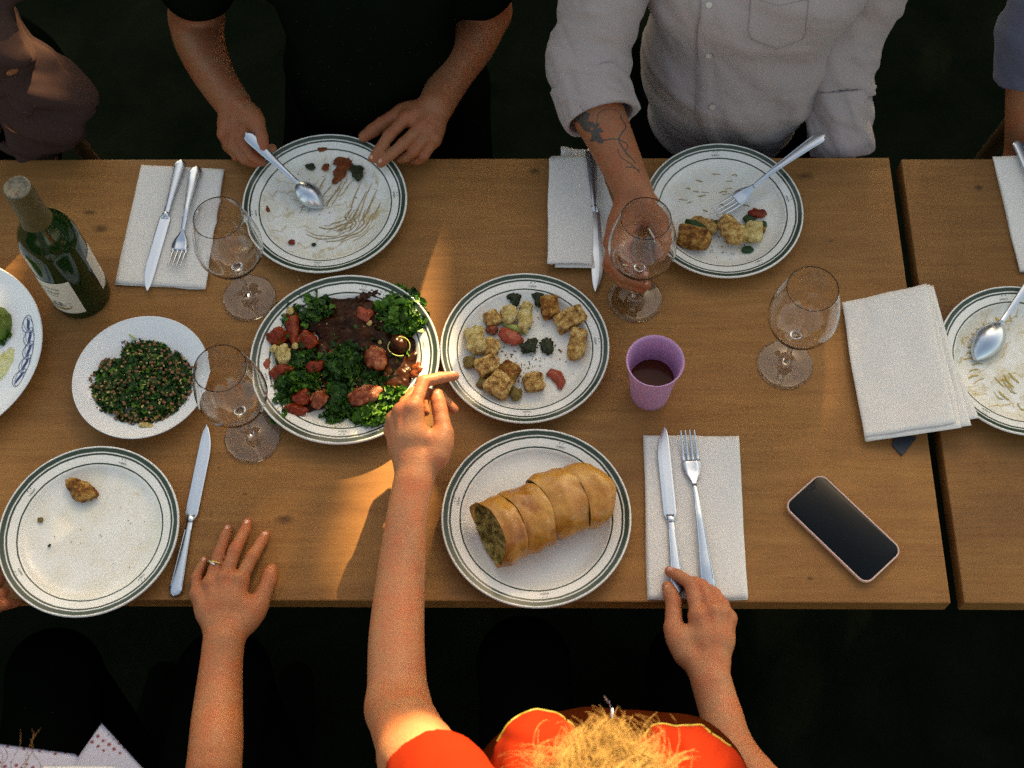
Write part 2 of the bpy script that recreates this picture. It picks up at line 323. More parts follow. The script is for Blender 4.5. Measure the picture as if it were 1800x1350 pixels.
# ------------------------------------------------------------------ smooth bodies grown from blended rounded limbs
class Body:
    def __init__(s, h): s.h = h; s.ops = []; s.joints = []
    def chain(s, pts, rad, k=.006, flat=None, cut=False):
        pts = [np.array(p, float) for p in pts]
        for i in range(len(pts)-1):
            s.ops.append(('cap', pts[i], pts[i+1], rad[i], rad[i+1], k, flat, cut))
    def ell(s, c, r, k=.01, rot=None, cut=False):
        s.ops.append(('ell', np.array(c, float), np.array(r, float), k, np.array(rot if rot is not None else np.eye(3), float), cut))
    def half(s, p, n):                                   # cut away everything on the side n points to
        s.ops.append(('half', np.array(p, float), np.array(n, float)/np.linalg.norm(n)))
    def fold(s, fn): s.ops.append(('fold', fn))
    def build(s, name, material, parent=None, smooth=1):
        h = s.h; lo = np.full(3, 1e9); hi = -lo
        for o in s.ops:
            if o[0] == 'cap' and not o[7]:
                m_ = max(o[3], o[4])+4*h
                for p in (o[1], o[2]): lo = np.minimum(lo, p-m_); hi = np.maximum(hi, p+m_)
            if o[0] == 'ell' and not o[5]: m_ = max(o[2])+4*h; lo = np.minimum(lo, o[1]-m_); hi = np.maximum(hi, o[1]+m_)
        n = np.ceil((hi-lo)/h).astype(int)+1
        A = np.full(n, .06, np.float32)
        ax = [(lo[i]+h*np.arange(n[i])).astype(np.float32) for i in range(3)]
        for o in s.ops:
            if o[0] == 'fold':
                X, Y, Z = ax[0][:, None, None], ax[1][None, :, None], ax[2][None, None, :]
                near = np.nonzero(np.abs(A) < .03)
                A[near] += o[1](ax[0][near[0]], ax[1][near[1]], ax[2][near[2]]).astype(np.float32); continue
            if o[0] == 'half':
                d = (ax[0][:, None, None]-o[1][0])*o[2][0]+(ax[1][None, :, None]-o[1][1])*o[2][1]+(ax[2][None, None, :]-o[1][2])*o[2][2]
                np.maximum(A, d.astype(np.float32), out=A); continue
            if o[0] == 'cap':
                _, p, q, r1, r2, k, flat, cut = o; m_ = max(r1, r2)+k+3*h; a, b = np.minimum(p, q)-m_, np.maximum(p, q)+m_
            else:
                _, c, r, k, rot, cut = o; m_ = max(r)+k+3*h; a, b = c-m_, c+m_
            i0 = np.clip(np.floor((a-lo)/h).astype(int), 0, n-1); i1 = np.clip(np.ceil((b-lo)/h).astype(int)+1, 1, n)
            if (i1 <= i0).any(): continue
            sl_ = tuple(slice(i0[i], i1[i]) for i in range(3))
            X, Y, Z = ax[0][sl_[0]][:, None, None], ax[1][sl_[1]][None, :, None], ax[2][sl_[2]][None, None, :]
            if o[0] == 'cap':
                ab = q-p; L = max(ab@ab, 1e-12)
                dx, dy, dz = X-p[0], Y-p[1], Z-p[2]
                t = np.clip((dx*ab[0]+dy*ab[1]+dz*ab[2])/L, 0, 1)
                dx, dy, dz = dx-t*ab[0], dy-t*ab[1], dz-t*ab[2]
                if flat is not None:
                    nn, sc_ = flat; dd = (dx*nn[0]+dy*nn[1]+dz*nn[2])*(sc_-1); dx, dy, dz = dx+dd*nn[0], dy+dd*nn[1], dz+dd*nn[2]
                D = np.sqrt(dx*dx+dy*dy+dz*dz)-(r1+t*(r2-r1))
                if flat is not None: D = D/((sc_+1)/2)
            else:
                dx, dy, dz = X-c[0], Y-c[1], Z-c[2]
                e = [rot[0][i]*dx+rot[1][i]*dy+rot[2][i]*dz for i in range(3)]
                kk = np.sqrt(sum((e[i]/r[i])**2 for i in range(3))); k2 = np.sqrt(sum((e[i]/r[i]**2)**2 for i in range(3)))
                D = kk*(kk-1)/np.maximum(k2, 1e-6)
            S = A[sl_]
            if cut: D = -D; e = np.maximum(k-np.abs(S-D), 0)/k; A[sl_] = np.maximum(S, D)+e*e*k*.25
            else: e = np.maximum(k-np.abs(S-D), 0)/k; A[sl_] = np.minimum(S, D)-e*e*k*.25
        me = surface_nets(A, lo, h, smooth); me.name = name
        if s.joints:
            V = np.zeros(len(me.vertices)*3, np.float32); me.vertices.foreach_get('co', V); V = V.reshape(-1, 3); wgt = np.zeros(len(V), np.float32)
            for q, rr, am in s.joints: wgt = np.maximum(wgt, am*np.exp(-((V-np.array(q, np.float32))**2).sum(1)/(rr*rr)))
            at = me.attributes.new('joint', 'FLOAT', 'POINT'); at.data.foreach_set('value', wgt)
        return link(name, me, material, parent)
def surface_nets(A, lo, h, smooth=1):
    ins = A < 0
    c = ins[:-1, :-1, :-1].astype(np.uint8)
    for dx in (0, 1):
        for dy in (0, 1):
            for dz in (0, 1):
                if dx or dy or dz: c = c + ins[dx:ins.shape[0]-1+dx, dy:ins.shape[1]-1+dy, dz:ins.shape[2]-1+dz]
    act = np.argwhere((c > 0) & (c < 8)); idm = np.full(c.shape, -1, np.int32); idm[tuple(act.T)] = np.arange(len(act))
    pos = np.zeros((len(act), 3)); cnt = np.zeros(len(act))
    off = np.array([(x, y, z) for x in (0, 1) for y in (0, 1) for z in (0, 1)])
    for i in range(8):
        for j in range(i+1, 8):
            if abs(off[i]-off[j]).sum() != 1: continue
            a = A[tuple((act+off[i]).T)]; b = A[tuple((act+off[j]).T)]; mk = (a < 0) != (b < 0)
            t = np.zeros(len(act)); t[mk] = a[mk]/(a[mk]-b[mk])
            pos[mk] += off[i]+(off[j]-off[i])*t[mk][:, None]; cnt[mk] += 1
    V = (act+pos/cnt[:, None])*h+lo
    quads = []
    for axis in range(3):
        sl0 = [slice(None)]*3; sl1 = [slice(None)]*3; sl0[axis] = slice(0, -1); sl1[axis] = slice(1, None)
        a, b = ins[tuple(sl0)], ins[tuple(sl1)]; E_ = np.argwhere(a != b); o1, o2 = [i for i in range(3) if i != axis]
        E_ = E_[(E_[:, o1] > 0) & (E_[:, o2] > 0) & (E_[:, o1] < A.shape[o1]-1) & (E_[:, o2] < A.shape[o2]-1)]
        d1 = np.zeros(3, int); d1[o1] = 1; d2 = np.zeros(3, int); d2[o2] = 1
        q = np.stack([idm[tuple((E_-d1-d2).T)], idm[tuple((E_-d2).T)], idm[tuple(E_.T)], idm[tuple((E_-d1).T)]], 1)
        fl = a[tuple(E_.T)] == (axis == 1); q[fl] = q[fl][:, ::-1]; quads.append(q)
    Q = np.concatenate(quads)
    Q = Q[(Q >= 0).all(1)]
    for _ in range(smooth):                                # light umbrella smoothing
        acc = np.zeros_like(V); cn = np.zeros(len(V))
        for i in range(4):
            np.add.at(acc, Q[:, i], V[Q[:, (i+1) % 4]]+V[Q[:, (i+3) % 4]]); np.add.at(cn, Q[:, i], 2)
        V = V*.45+.55*acc/np.maximum(cn, 1)[:, None]
    me = bpy.data.meshes.new('body'); me.vertices.add(len(V)); me.vertices.foreach_set('co', V.astype(np.float32).ravel())
    me.loops.add(Q.size); me.loops.foreach_set('vertex_index', Q.astype(np.int32).ravel())
    me.polygons.add(len(Q)); me.polygons.foreach_set('loop_start', np.arange(0, Q.size, 4, dtype=np.int32))
    me.update(calc_edges=True); me.validate()
    bm = bmesh.new(); bm.from_mesh(me); bmesh.ops.recalc_face_normals(bm, faces=bm.faces); bm.to_mesh(me); bm.free()
    return me
#%%SPLIT
# ------------------------------------------------------------------ setting
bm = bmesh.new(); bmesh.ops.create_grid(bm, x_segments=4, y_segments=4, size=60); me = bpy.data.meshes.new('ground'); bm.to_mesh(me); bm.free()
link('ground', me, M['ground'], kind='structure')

def table(name, x0, x1, y0, y1, label, knots, dark=1.0):
    cx, cyy = (x0+x1)/2, (y0+y1)/2
    t = empty(name, (cx, cyy, 0)); tag(t, label, 'table', 'wooden dining tables set end to end')
    me = box_mesh((0, 0, TZ-.016), (x1-x0, y1-y0, .032), .0022)
    link('tabletop', me, m_wood('oiled_wood_'+name[-1] if False else 'oiled_wood', [(kx-cx, ky-cyy, r) for kx, ky, r in knots], dark), t, smooth=False)
    for sx in (-1, 1):
        for sy in (.0, .24):
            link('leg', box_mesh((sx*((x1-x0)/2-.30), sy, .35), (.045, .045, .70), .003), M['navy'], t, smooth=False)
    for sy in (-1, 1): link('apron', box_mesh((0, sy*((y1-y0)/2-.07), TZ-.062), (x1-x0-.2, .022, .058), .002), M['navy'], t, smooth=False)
    return t
kn = [W(157, 374).xy[:]+(.011,), W(178, 402).xy[:]+(.016,), W(500, 912).xy[:]+(.015,), W(1415, 310).xy[:]+(.016,), W(940, 300).xy[:]+(.012,),
      W(1030, 322).xy[:]+(.010,), W(1460, 425).xy[:]+(.006,), W(430, 868).xy[:]+(.005,), W(385, 822).xy[:]+(.004,), W(1180, 950).xy[:]+(.012,), W(1425, 1017).xy[:]+(.006,)]
table('dining_table', -1.45, .538, .512, 1.216, 'long honey brown wooden table carrying the salad plate, the bread and the wine bottle', kn)
table('dining_table', .5555, 2.2, .512, 1.213, 'darker brown wooden table past the narrow black gap, under the spoon plate', [W(1720, 330).xy[:]+(.01,)], .78)

# ------------------------------------------------------------------ plates
def plate_mesh(Rr, zr=.024):
    th = .0042/Rr*Rr
    top = [(0, .0062), (.50, .0064), (.66, .0072), (.735, .0108), (.775, .0150), (.80, .0168), (.90, .0205), (.975, zr-.0006), (.992, zr)]
    bot = [(1.0, zr-.0013), (.992, zr-.0034), (.90, .0158), (.80, .0120), (.74, .0072), (.69, .0022), (.655, .0004), (.635, .0004), (.63, .0022), (0, .0022)]
    sm = smooth_profile(top+bot, 5)
    return lathe([(r*Rr, z) for r, z in sm], 128, 'plate')
def emblem_mesh(seed):
    rnd = random.Random(seed); vs, fs = [], []
    def q(cx, cyy, w, hh, a=0):
        b = len(vs); ca, sa = math.cos(a), math.sin(a)
        for dx, dy in ((-w, -hh), (w, -hh), (w*.6, hh), (-w*.6, hh)): vs.append((cx+dx*ca-dy*sa, cyy+dx*sa+dy*ca, 0))
        fs.append((b, b+1, b+2, b+3))
    for i in range(7):
        x = -.0052+i*.00175; q(x, -.0025+rnd.uniform(-.0003, .0003), .00028, .0013+(.0004 if i in (2, 3, 4) else 0), rnd.uniform(-.45, .45))
    for i in range(4): q(-.004+i*.0027, -.0027, .0009, .00022, rnd.uniform(-.6, .6))
    for s in (-1, 1):
        q(s*.0026, .0026, .00075, .00045, s*.6); q(s*.0026+.0006, .0031, .0004, .0007, -s*.4)
    return pydata(vs, fs)
EMB = [emblem_mesh(i) for i in range(2)]
for e_ in EMB: e_.materials.append(M['emblem'])
PL = {}
def plate(key, px, py, w, label, china, embs, zr=.024, h0=0.0, tilt=None):
    c = W(px, py, zr-.003+h0); Rr = (W(px+w/2, py, zr-.003+h0)-c).length
    t = empty('dinner_plate', (c.x, c.y, TZ+h0)); tag(t, label, 'plate', 'white plates with green rim bands')
    d = link('dish', plate_mesh(1.0, zr/Rr) if False else plate_mesh(Rr, zr), None, t); d.data.materials.append(china)
    # unit-radius coordinates for the printed bands
    me = d.data; me.transform(Matrix.Diagonal((1/Rr, 1/Rr, 1/Rr*1.0, 1))); 
    for v_ in me.vertices: v_.co.z = v_.co.z*Rr/Rr
    d.scale = (Rr, Rr, Rr)
    for i, a in enumerate(embs):
        rr = Rr*.862; a = R(a)
        e = bpy.data.objects.new('rim_emblem', EMB[i % 2]); COL.objects.link(e); e.parent = t
        e.location = (rr*math.cos(a), rr*math.sin(a), .0196*zr/.024+.0004); slope = math.atan2(.0037, Rr*.1)
        e.rotation_euler = Matrix.Rotation(a-math.pi/2, 3, 'Z').to_euler()
        e.rotation_euler = (Matrix.Rotation(a-math.pi/2, 3, 'Z') @ Matrix.Rotation(slope, 3, 'X')).to_euler()
    if tilt: t.rotation_euler = tilt
    PL[key] = (c, Rr, h0); return t
plate('A', 571, 355.5, 289, 'green rimmed plate smeared with sauce trails, a held spoon leaning on it', m_china('streaky', (.42, .26, .08), (.25, .08, .03), 1.0, 1.3, True), (190, 8, 268))
plate('B', 1271, 368.5, 281, 'green rimmed plate with leftover bread and cauliflower below the pale shirt', m_china('speckled', (.50, .33, .12), (.4, .2, .08), .7, 4.1), (93, 12, -62))
plate('C', 606, 628.5, 333, 'green rimmed plate heaped with kale, tomatoes and dark sauce', m_china('sauced', (.26, .09, .02), (.2, .05, .01), .8, 2.2), (80, 12, 272, 195))
plate('D', 922.5, 609.5, 297, 'green rimmed plate with scattered croutons and crumbs beside the salad plate', m_china('crumby', (.42, .32, .18), (.10, .05, .02), .45, 6.0), (84, 6, 272))
plate('E', 942.5, 907.5, 334, 'green rimmed plate holding the loaf of sliced filled bread', m_china('clean', (.5, .4, .2), (.4, .3, .2), .06, 9.0), (72, 168, 276))
plate('F', 156.5, 931, 316, 'nearly empty green rimmed plate with one brown crust left', m_china('greasy', (.52, .36, .12), (.3, .2, .06), .75, 11.5), (72, 148, 215, 320))
plate('G', 1797, 632, 297, 'green rimmed plate with mustard coloured smears under the big spoon', m_china('mustard', (.46, .31, .04), (.4, .25, .05), 1.25, 14.2, True), (96, 232))

def P0(key, px, py, h=.014):
    return W(px, py, h)

# white coupe plate of lentil salad and the patterned platter
def coupe(name, px, py, w, zr, label, cat):
    c = W(px, py, zr); Rr = (W(px+w/2, py, zr)-c).length
    pr = smooth_profile([(0, .006), (.5, .0062), (.68, .009), (.82, .0155), (.95, .0245), (.99, zr), (1.0, zr-.001), (.985, zr-.003), (.82, .011), (.68, .004), (.6, .0006), (.58, .0006), (.57, .002), (0, .002)], 5)
    t = empty(name, (c.x, c.y, TZ)); tag(t, label, cat)
    link('dish', lathe([(r*Rr, z) for r, z in pr], 128), M['white_china'], t); return t, c, Rr
tH, cH, RH = coupe('side_plate', 247, 660.5, 239, .028, 'plain white plate of chopped parsley and lentil salad behind a wine glass', 'plate')
tI, cI, RI = coupe('serving_platter', -113, 614, 369, .028, 'large white platter with a blue looped chain printed on its rim', 'platter')
vs, fs = [], []
def ribbon(pts, w, z):
    b = len(vs); n = len(pts)
    for i, p in enumerate(pts):
        t_ = (pts[min(i+1, n-1)]-pts[max(i-1, 0)]); t_.z = 0; t_.normalize(); s_ = Vector((-t_.y, t_.x, 0))
        ww = w[i] if isinstance(w, list) else w
        vs.append(p+s_*ww); vs.append(p-s_*ww)
    for i in range(n-1): fs.append((b+2*i, b+2*i+1, b+2*i+3, b+2*i+2))
def rim_pt(a, r):                                        # on the platter's sloping rim
    z = np.interp(r/RI, [.57, .68, .82, .95, 1.0], [.0066, .009, .0155, .0245, .028]); return Vector((r*math.cos(a), r*math.sin(a), z+.0007))
ang0, ang1 = R(25), R(-23)
for i in range(5):
    ca = ang0+(ang1-ang0)*(i+.5)/5; cr = RI*.865; ha = (ang0-ang1)/9.3
    for sgn in (1, -1):
        ribbon([rim_pt(ca+ha*math.cos(t)*1.25, cr+sgn*RI*.058*math.sin(t)+RI*.012*math.cos(2*t)) for t in np.linspace(0, math.pi, 24)], .00042, 0)
        ribbon([rim_pt(ca+ha*math.cos(t)*1.12, cr+sgn*RI*.044*math.sin(t)-RI*.016*math.cos(t)) for t in np.linspace(.15, math.pi+.3, 24)], .0003, 0)
    ribbon([rim_pt(ca+ha*.85*x, cr+RI*.008*math.sin(3*x)) for x in np.linspace(-1, 1, 14)], [.0019*math.sqrt(max(0, 1-x*x))+.0002 for x in np.linspace(-1, 1, 14)], 0)
link('blue_rim_pattern', pydata(vs, fs), M['blue_print'], tI)

# ------------------------------------------------------------------ glasses
def glass_mesh():
    outer = [(0, .0), (.030, .0002), (.0382, .0009), (.0388, .0016), (.036, .0026), (.022, .0042), (.010, .0075), (.0052, .014), (.0040, .030), (.0037, .060), (.0046, .082), (.0085, .0905), (.020, .0985), (.036, .113), (.0448, .133), (.0462, .148), (.0440, .168), (.0385, .193), (.0338, .2125), (.0333, .2140)]
    inner = [(.0329, .2139), (.0327, .2125), (.0378, .193), (.0433, .168), (.0454, .148), (.0440, .1335), (.0350, .1145), (.019, .1015), (.008, .0965), (0, .0955)]
    return lathe(smooth_profile(outer, 5)[:-1]+smooth_profile(inner, 5), 96, 'wine_glass')
GM = glass_mesh(); GM.shade_smooth(); GM.materials.append(M['glass'])
for px, py, lean, lab in ((438, 523, (-.01, .035), 'empty wine glass over the napkin corner beside the smeared plate'),
                    (444, 768, (.0, .055), 'empty wine glass between the parsley salad and the kale plate'),
                    (1117, 525, (0, .02), 'wine glass held by its stem in the tattooed man\'s hand'),
                    (1380, 640, (0, -.02), 'empty wine glass standing alone left of the stacked napkins')):
    o = bpy.data.objects.new('wine_glass', GM); COL.objects.link(o); p = W(px, py, .002); o.location = (p.x, p.y, TZ+.0006)
    tag(o, lab, 'wine glass', 'stemmed wine glasses')

# pink cup
c = W(1142, 691, 0); t = empty('plastic_cup', (c.x, c.y, TZ)); tag(t, 'mauve pink plastic tumbler with a little dark red drink in it', 'cup')
pr = smooth_profile([(0, .0005), (.024, .0006), (.0272, .0025), (.0305, .04), (.0355, .088), (.0375, .0975), (.0388, .0990), (.0392, .1003), (.0380, .1008)], 5)[:-1]+smooth_profile([(.0372, .0990), (.0350, .0905), (.0292, .04), (.0262, .006), (.024, .0045), (0, .0045)], 5)
link('cup_body', lathe(pr, 96), M['pink'], t)
link('drink', lathe([(0, .0455), (.0275, .0455), (.0297, .0458), (.0297, .0455), (.0262, .0052), (0, .005)], 64), M['wine'], t)

# bottle
c = W(146, 519, 0); t = empty('wine_bottle', (c.x, c.y, TZ)); t.scale = (1.03, 1.03, .93); tag(t, 'dark green wine bottle with cream label and olive foil neck', 'bottle')
pr = smooth_profile([(0, .006), (.02, .004), (.034, .0008), (.0388, .003), (.0400, .010), (.0402, .06), (.0402, .15), (.0392, .172), (.034, .192), (.0245, .212), (.0172, .230), (.0150, .250), (.0148, .288), (0, .289)], 5)
link('bottle_body', lathe(pr, 96), M['bottle'], t)
pr = smooth_profile([(.0222, .2145), (.0206, .222), (.0186, .238), (.0178, .262), (.0176, .288), (.0174, .2985)], 5)
link('foil', lathe(pr, 64), M['foil'], t)
link('foil_top', lathe([(0, .2988), (.0135, .2988), (.0148, .3002), (.0170, .2998), (.0175, .2975)], 64), M['foil_top'], t)
def label_patch(a0, a1, z0, z1, rr=.0407, nz=6, na=28):
    vs, fs = [], []
    for j in range(nz+1):
        for i in range(na+1):
            a = a0+(a1-a0)*i/na; vs.append((rr*math.cos(a), rr*math.sin(a), z0+(z1-z0)*j/nz))
    for j in range(nz):
        for i in range(na): b = j*(na+1)+i; fs.append((b, b+1, b+na+2, b+na+1))
    me = pydata(vs, fs); return me
fl = link('front_label', label_patch(R(-168), R(-66), .022, .112), M['paper'], t)
link('back_label', label_patch(R(-12), R(70), .035, .125), M['paper'], t)
def cyl_marks(strokes, mat_, w=.0005):
    vs, fs = [], []
    for st in strokes:
        b = len(vs); n = len(st)
        for i, (a, z) in enumerate(st):
            a2, z2 = st[min(i+1, n-1)]; a1, z1 = st[max(i-1, 0)]; tx, tz = (a2-a1)*.041, z2-z1; L = math.hypot(tx, tz) or 1
            for s in (1, -1):
                aa = a+s*(-tz/L)*w/.041; zz = z+s*tx/L*w; vs.append((.0411*math.cos(aa), .0411*math.sin(aa), zz))
        for i in range(n-1): fs.append((b+2*i, b+2*i+1, b+2*i+3, b+2*i+2))
    return link('label_print', pydata(vs, fs), mat_, fl)
rnd = random.Random(3); st = []
for row, (z, a0, a1, hgt) in enumerate(((.094, -150, -92, .0050), (.084, -146, -96, .0024), (.079, -144, -98, .0018), (.073, -140, -100, .0014))):
    x = a0
    while x < a1:
        wv = rnd.uniform(1.6, 3.2)*(1.4 if row == 0 else .8)
        st.append([(R(x+wv*k/6), z+hgt*(.5*math.sin(k*1.9+rnd.random()*3)+(.5 if row == 0 and k == 1 else 0))) for k in range(7)]); x += wv+rnd.uniform(.3, 1.6)
cyl_marks(st, M['ink'], .00028)
st = []
for q in range(26):
    a, z = rnd.uniform(-128, -88), rnd.uniform(.042, .056); st.append([(R(a+k*1.2), z+.002*math.sin(k*2.1+q)) for k in range(6)])
cyl_marks(st, M['ink'], .00035)
st = [[(R(-148+k*2.4), .0395-.004*math.sin(k/24*3.1)+.0012*math.sin(k*2.3)) for k in range(26)], [(R(-144+k*2.4), .0365-.004*math.sin(k/22*3.1)+.001*math.sin(k*3)) for k in range(22)]]
cyl_marks(st, M['gold'], .0011)

# ------------------------------------------------------------------ napkins
def napkin(polys, label, mat_=None, name='napkin', group='folded white napkins', wob=.0024, seed=0, th=.0016, kind=None):
    """polys: list of (four corner pixels, list of heights for the four corners) stacked layers, corners in order"""
    allv, allf = [], []
    for li, (cs, hs) in enumerate(polys):
        P = [W(x, y, h) for (x, y), h in zip(cs, hs)]; n = 30; mth = 30; base = len(allv)
        top, bot = [], []
        for j in range(mth+1):
            for i in range(n+1):
                u, v = i/n, j/mth; p = P[0]*(1-u)*(1-v)+P[1]*u*(1-v)+P[2]*u*v+P[3]*(1-u)*v
                q = noise.noise(Vector((p.x*9+seed, p.y*9, li*5.1)))*wob + noise.noise(Vector((p.x*32+seed, p.y*32, li*5.1)))*wob*.45
                e = min(u, 1-u, v, 1-v); edge = min(1, e*9)
                dx = noise.noise(Vector((v*3+li*3+seed, 1.5, li)))*.0022; dy = noise.noise(Vector((u*3+li*3+seed, 7.5, li)))*.0018
                rnd_ = (1-edge)**2*th*.55
                hh = p.z+q*(.3+.7*edge)
                top.append((p.x+dx, p.y+dy, hh+th/2-rnd_)); bot.append((p.x+dx, p.y+dy, hh-th/2+rnd_*.3))
        allv += top+bot; k = (n+1)*(mth+1)
        for j in range(mth):
            for i in range(n):
                a = base+j*(n+1)+i; allf.append((a, a+1, a+n+2, a+n+1)); allf.append((k+a, k+a+n+1, k+a+n+2, k+a+1))
        rim = [(i, 0) for i in range(n)]+[(n, j) for j in range(mth)]+[(i, mth) for i in range(n, 0, -1)]+[(0, j) for j in range(mth, 0, -1)]
        for q_ in range(len(rim)):
            (i, j), (i2, j2) = rim[q_], rim[(q_+1) % len(rim)]; a, b = base+j*(n+1)+i, base+j2*(n+1)+i2; allf.append((a, b, b+k, a+k))
    o = link(name, pydata(allv, allf), mat_ or M['napkin']); bm = bmesh.new(); bm.from_mesh(o.data); bmesh.ops.recalc_face_normals(bm, faces=bm.faces); bm.to_mesh(o.data); bm.free(); o.data.shade_smooth()
    tag(o, label, 'napkin', group); return o
L4 = lambda h: [h]*4
c1 = [(249, 291), (395, 299), (361, 509), (201, 500)]
napkin([(c1, L4(.0012)), ([(250, 292), (394, 300), (360, 508), (202, 499)], L4(.0034)), ([(249, 290), (393, 297), (361, 506), (203, 497)], L4(.0056))], 'folded white napkin under the knife and fork near the bottle', seed=1)
c2 = [(985, 258), (1040, 262), (1100, 420), (1052, 471)]
napkin([([(1000, 262), (1045, 264), (1092, 400), (1056, 472)], L4(.0012)), ([(985, 258), (1036, 264), (1068, 452), (1000, 470)], [.001, .003, .003, .003]), ([(967, 275), (1046, 268), (1046, 470), (976, 470)], [.010, .010, .010, .010]), ([(965, 277), (1044, 272), (1042, 464), (963, 463)], L4(.015)),
        ([(966, 279), (972, 277), (972, 466), (962, 462)], [.012, .006, .006, .012])], 'rolled white napkin beside the tattooed forearm', seed=2, wob=.002)
c4 = [(1131, 766), (1298, 767), (1315, 1054), (1139, 1055)]
napkin([(c4, L4(.0012)), ([(1132, 767), (1297, 768), (1314, 1052), (1140, 1053)], L4(.0034)), ([(1131, 765), (1298, 766), (1314, 1050), (1139, 1052)], L4(.0054))], 'folded white napkin under the knife and fork at the near table edge', seed=3)
napkin([([(1482, 540), (1625, 512), (1722, 733), (1522, 776)], [.002, .012, .030, .004]), ([(1482, 538), (1640, 502), (1708, 748), (1524, 776)], [.004, .020, .030, .007]), ([(1481, 537), (1634, 500), (1690, 752), (1522, 774)], [.0065, .024, .031, .010]),
        ([(1480, 533), (1628, 498), (1680, 742), (1520, 768)], [.009, .028, .032, .013])], 'thick stack of white napkins spilling over the plate with the spoon', seed=4, wob=.004)
napkin([([(1746, 275), (1835, 272), (1890, 470), (1792, 478)], L4(.0012)), ([(1747, 276), (1834, 273), (1889, 469), (1793, 477)], L4(.0034)), ([(1746, 275), (1833, 272), (1888, 468), (1793, 476)], L4(.0054))], 'white napkin at the right edge of the far side under a knife handle', seed=5)

# ------------------------------------------------------------------ cutlery
def frame(pa, pb, up=Vector((0, 0, 1))):
    y = (pb-pa).normalized(); x = y.cross(up).normalized(); z = x.cross(y); return Matrix((x, y, z)).transposed().to_4x4(), (pb-pa).length
def ringrow(y, w, t, zc, n=14, bulge=.0):
    return [(w*math.cos(a), y, zc+t*math.sin(a)*(1+bulge*math.cos(a)**2)) for a in [2*math.pi*i/n for i in range(n)]]
def handle_rows(L, w_end, w_neck, w0=None):
    rows = []
    for s in np.linspace(0, 1, 26):
        w = w_neck+(w_end-w_neck)*max(0, 1-s)**1.25
        if s < .09: w *= math.sqrt(max(0.02, 1-((.09-s)/.09)**2))
        rows.append((s*L, w, .0016+.0008*(1-s)))
    return rows
def spline(pts):
    return smooth_profile(pts, 6)
def put(t, name, vf, m_, bm_fix=True):
    me = pydata(*vf); bm = bmesh.new(); bm.from_mesh(me); bmesh.ops.remove_doubles(bm, verts=bm.verts, dist=1e-6); bmesh.ops.recalc_face_normals(bm, faces=bm.faces); bm.to_mesh(me); bm.free()
    return link(name, me, m_, t)
def grooved(t, L, w_end, w_neck, arch=.004, z0=.0025):
    rows = [ringrow(y, w, th, z0+arch*math.sin(math.pi*min(1, y/L))**1.0) for y, w, th in handle_rows(L, w_end, w_neck)]
    h_ = put(t, 'handle', loft(rows), M['steel'])
    # raised rounded border of the handle
    vs, fs = [], []
    for s in (1, -1):
        pts = [Vector((s*(w*.80), y, z0+arch*math.sin(math.pi*min(1, y/L))+th*.78)) for y, w, th in handle_rows(L, w_end, w_neck)[3:22]]; tube_into(vs, fs, pts, .00055, 6)
    link('handle_bead', pydata(vs, fs), M['steel'], h_)
def place_cut(name, pa, pb, label, cat, grp, roll=0):
    m_, L = frame(pa, pb); t = empty(name); t.matrix_world = Matrix.Translation(pa) @ m_ @ Matrix.Rotation(roll, 4, 'Y'); tag(t, label, cat, grp); return t, L
def knife(pa, pb, label, flip=1, grp='steel table knives'):
    t, L = place_cut('table_knife', pa, pb, label, 'knife', grp)
    Lh = L*.44; grooved(t, Lh, .0098, .0042, .0012, .0040)
    rows = []
    for s in np.linspace(0, 1, 40):
        wl = -.0085*(1 if s > .06 else .55+.45*s/.06); wr = .0085*(1 if s > .06 else .55+.45*s/.06)
        if s > .62: q = (s-.62)/.38; wl = -.0085+.0132*q**2.5; wr = .0085*(1-.42*q**6)
        wl = min(wl, wr-.0004); wl, wr = (wl, wr) if flip > 0 else (-wr, -wl)
        y = Lh-.003+s*(L-Lh+.003); th = .0011*(1-.55*s)
        rows.append([(wl, y, .0036), (wl+(wr-wl)*.30, y, .0036+th*.55), (wl+(wr-wl)*.9, y, .0036+th*.75), (wr, y, .0036+.4*th), (wr, y, .0036-.4*th), (wl+(wr-wl)*.9, y, .0036-th*.75), (wl+(wr-wl)*.3, y, .0036-th*.55)])
    b = put(t, 'blade', loft(rows), M['steel']); b.data.shade_flat()
    put(t, 'bolster', loft([ringrow(Lh-.006, .0046, .0034, .0042), ringrow(Lh-.003, .0055, .0038, .0042), ringrow(Lh+.001, .0052, .0034, .0040), ringrow(Lh+.005, .0062, .0016, .0037)]), M['steel'])
    return t
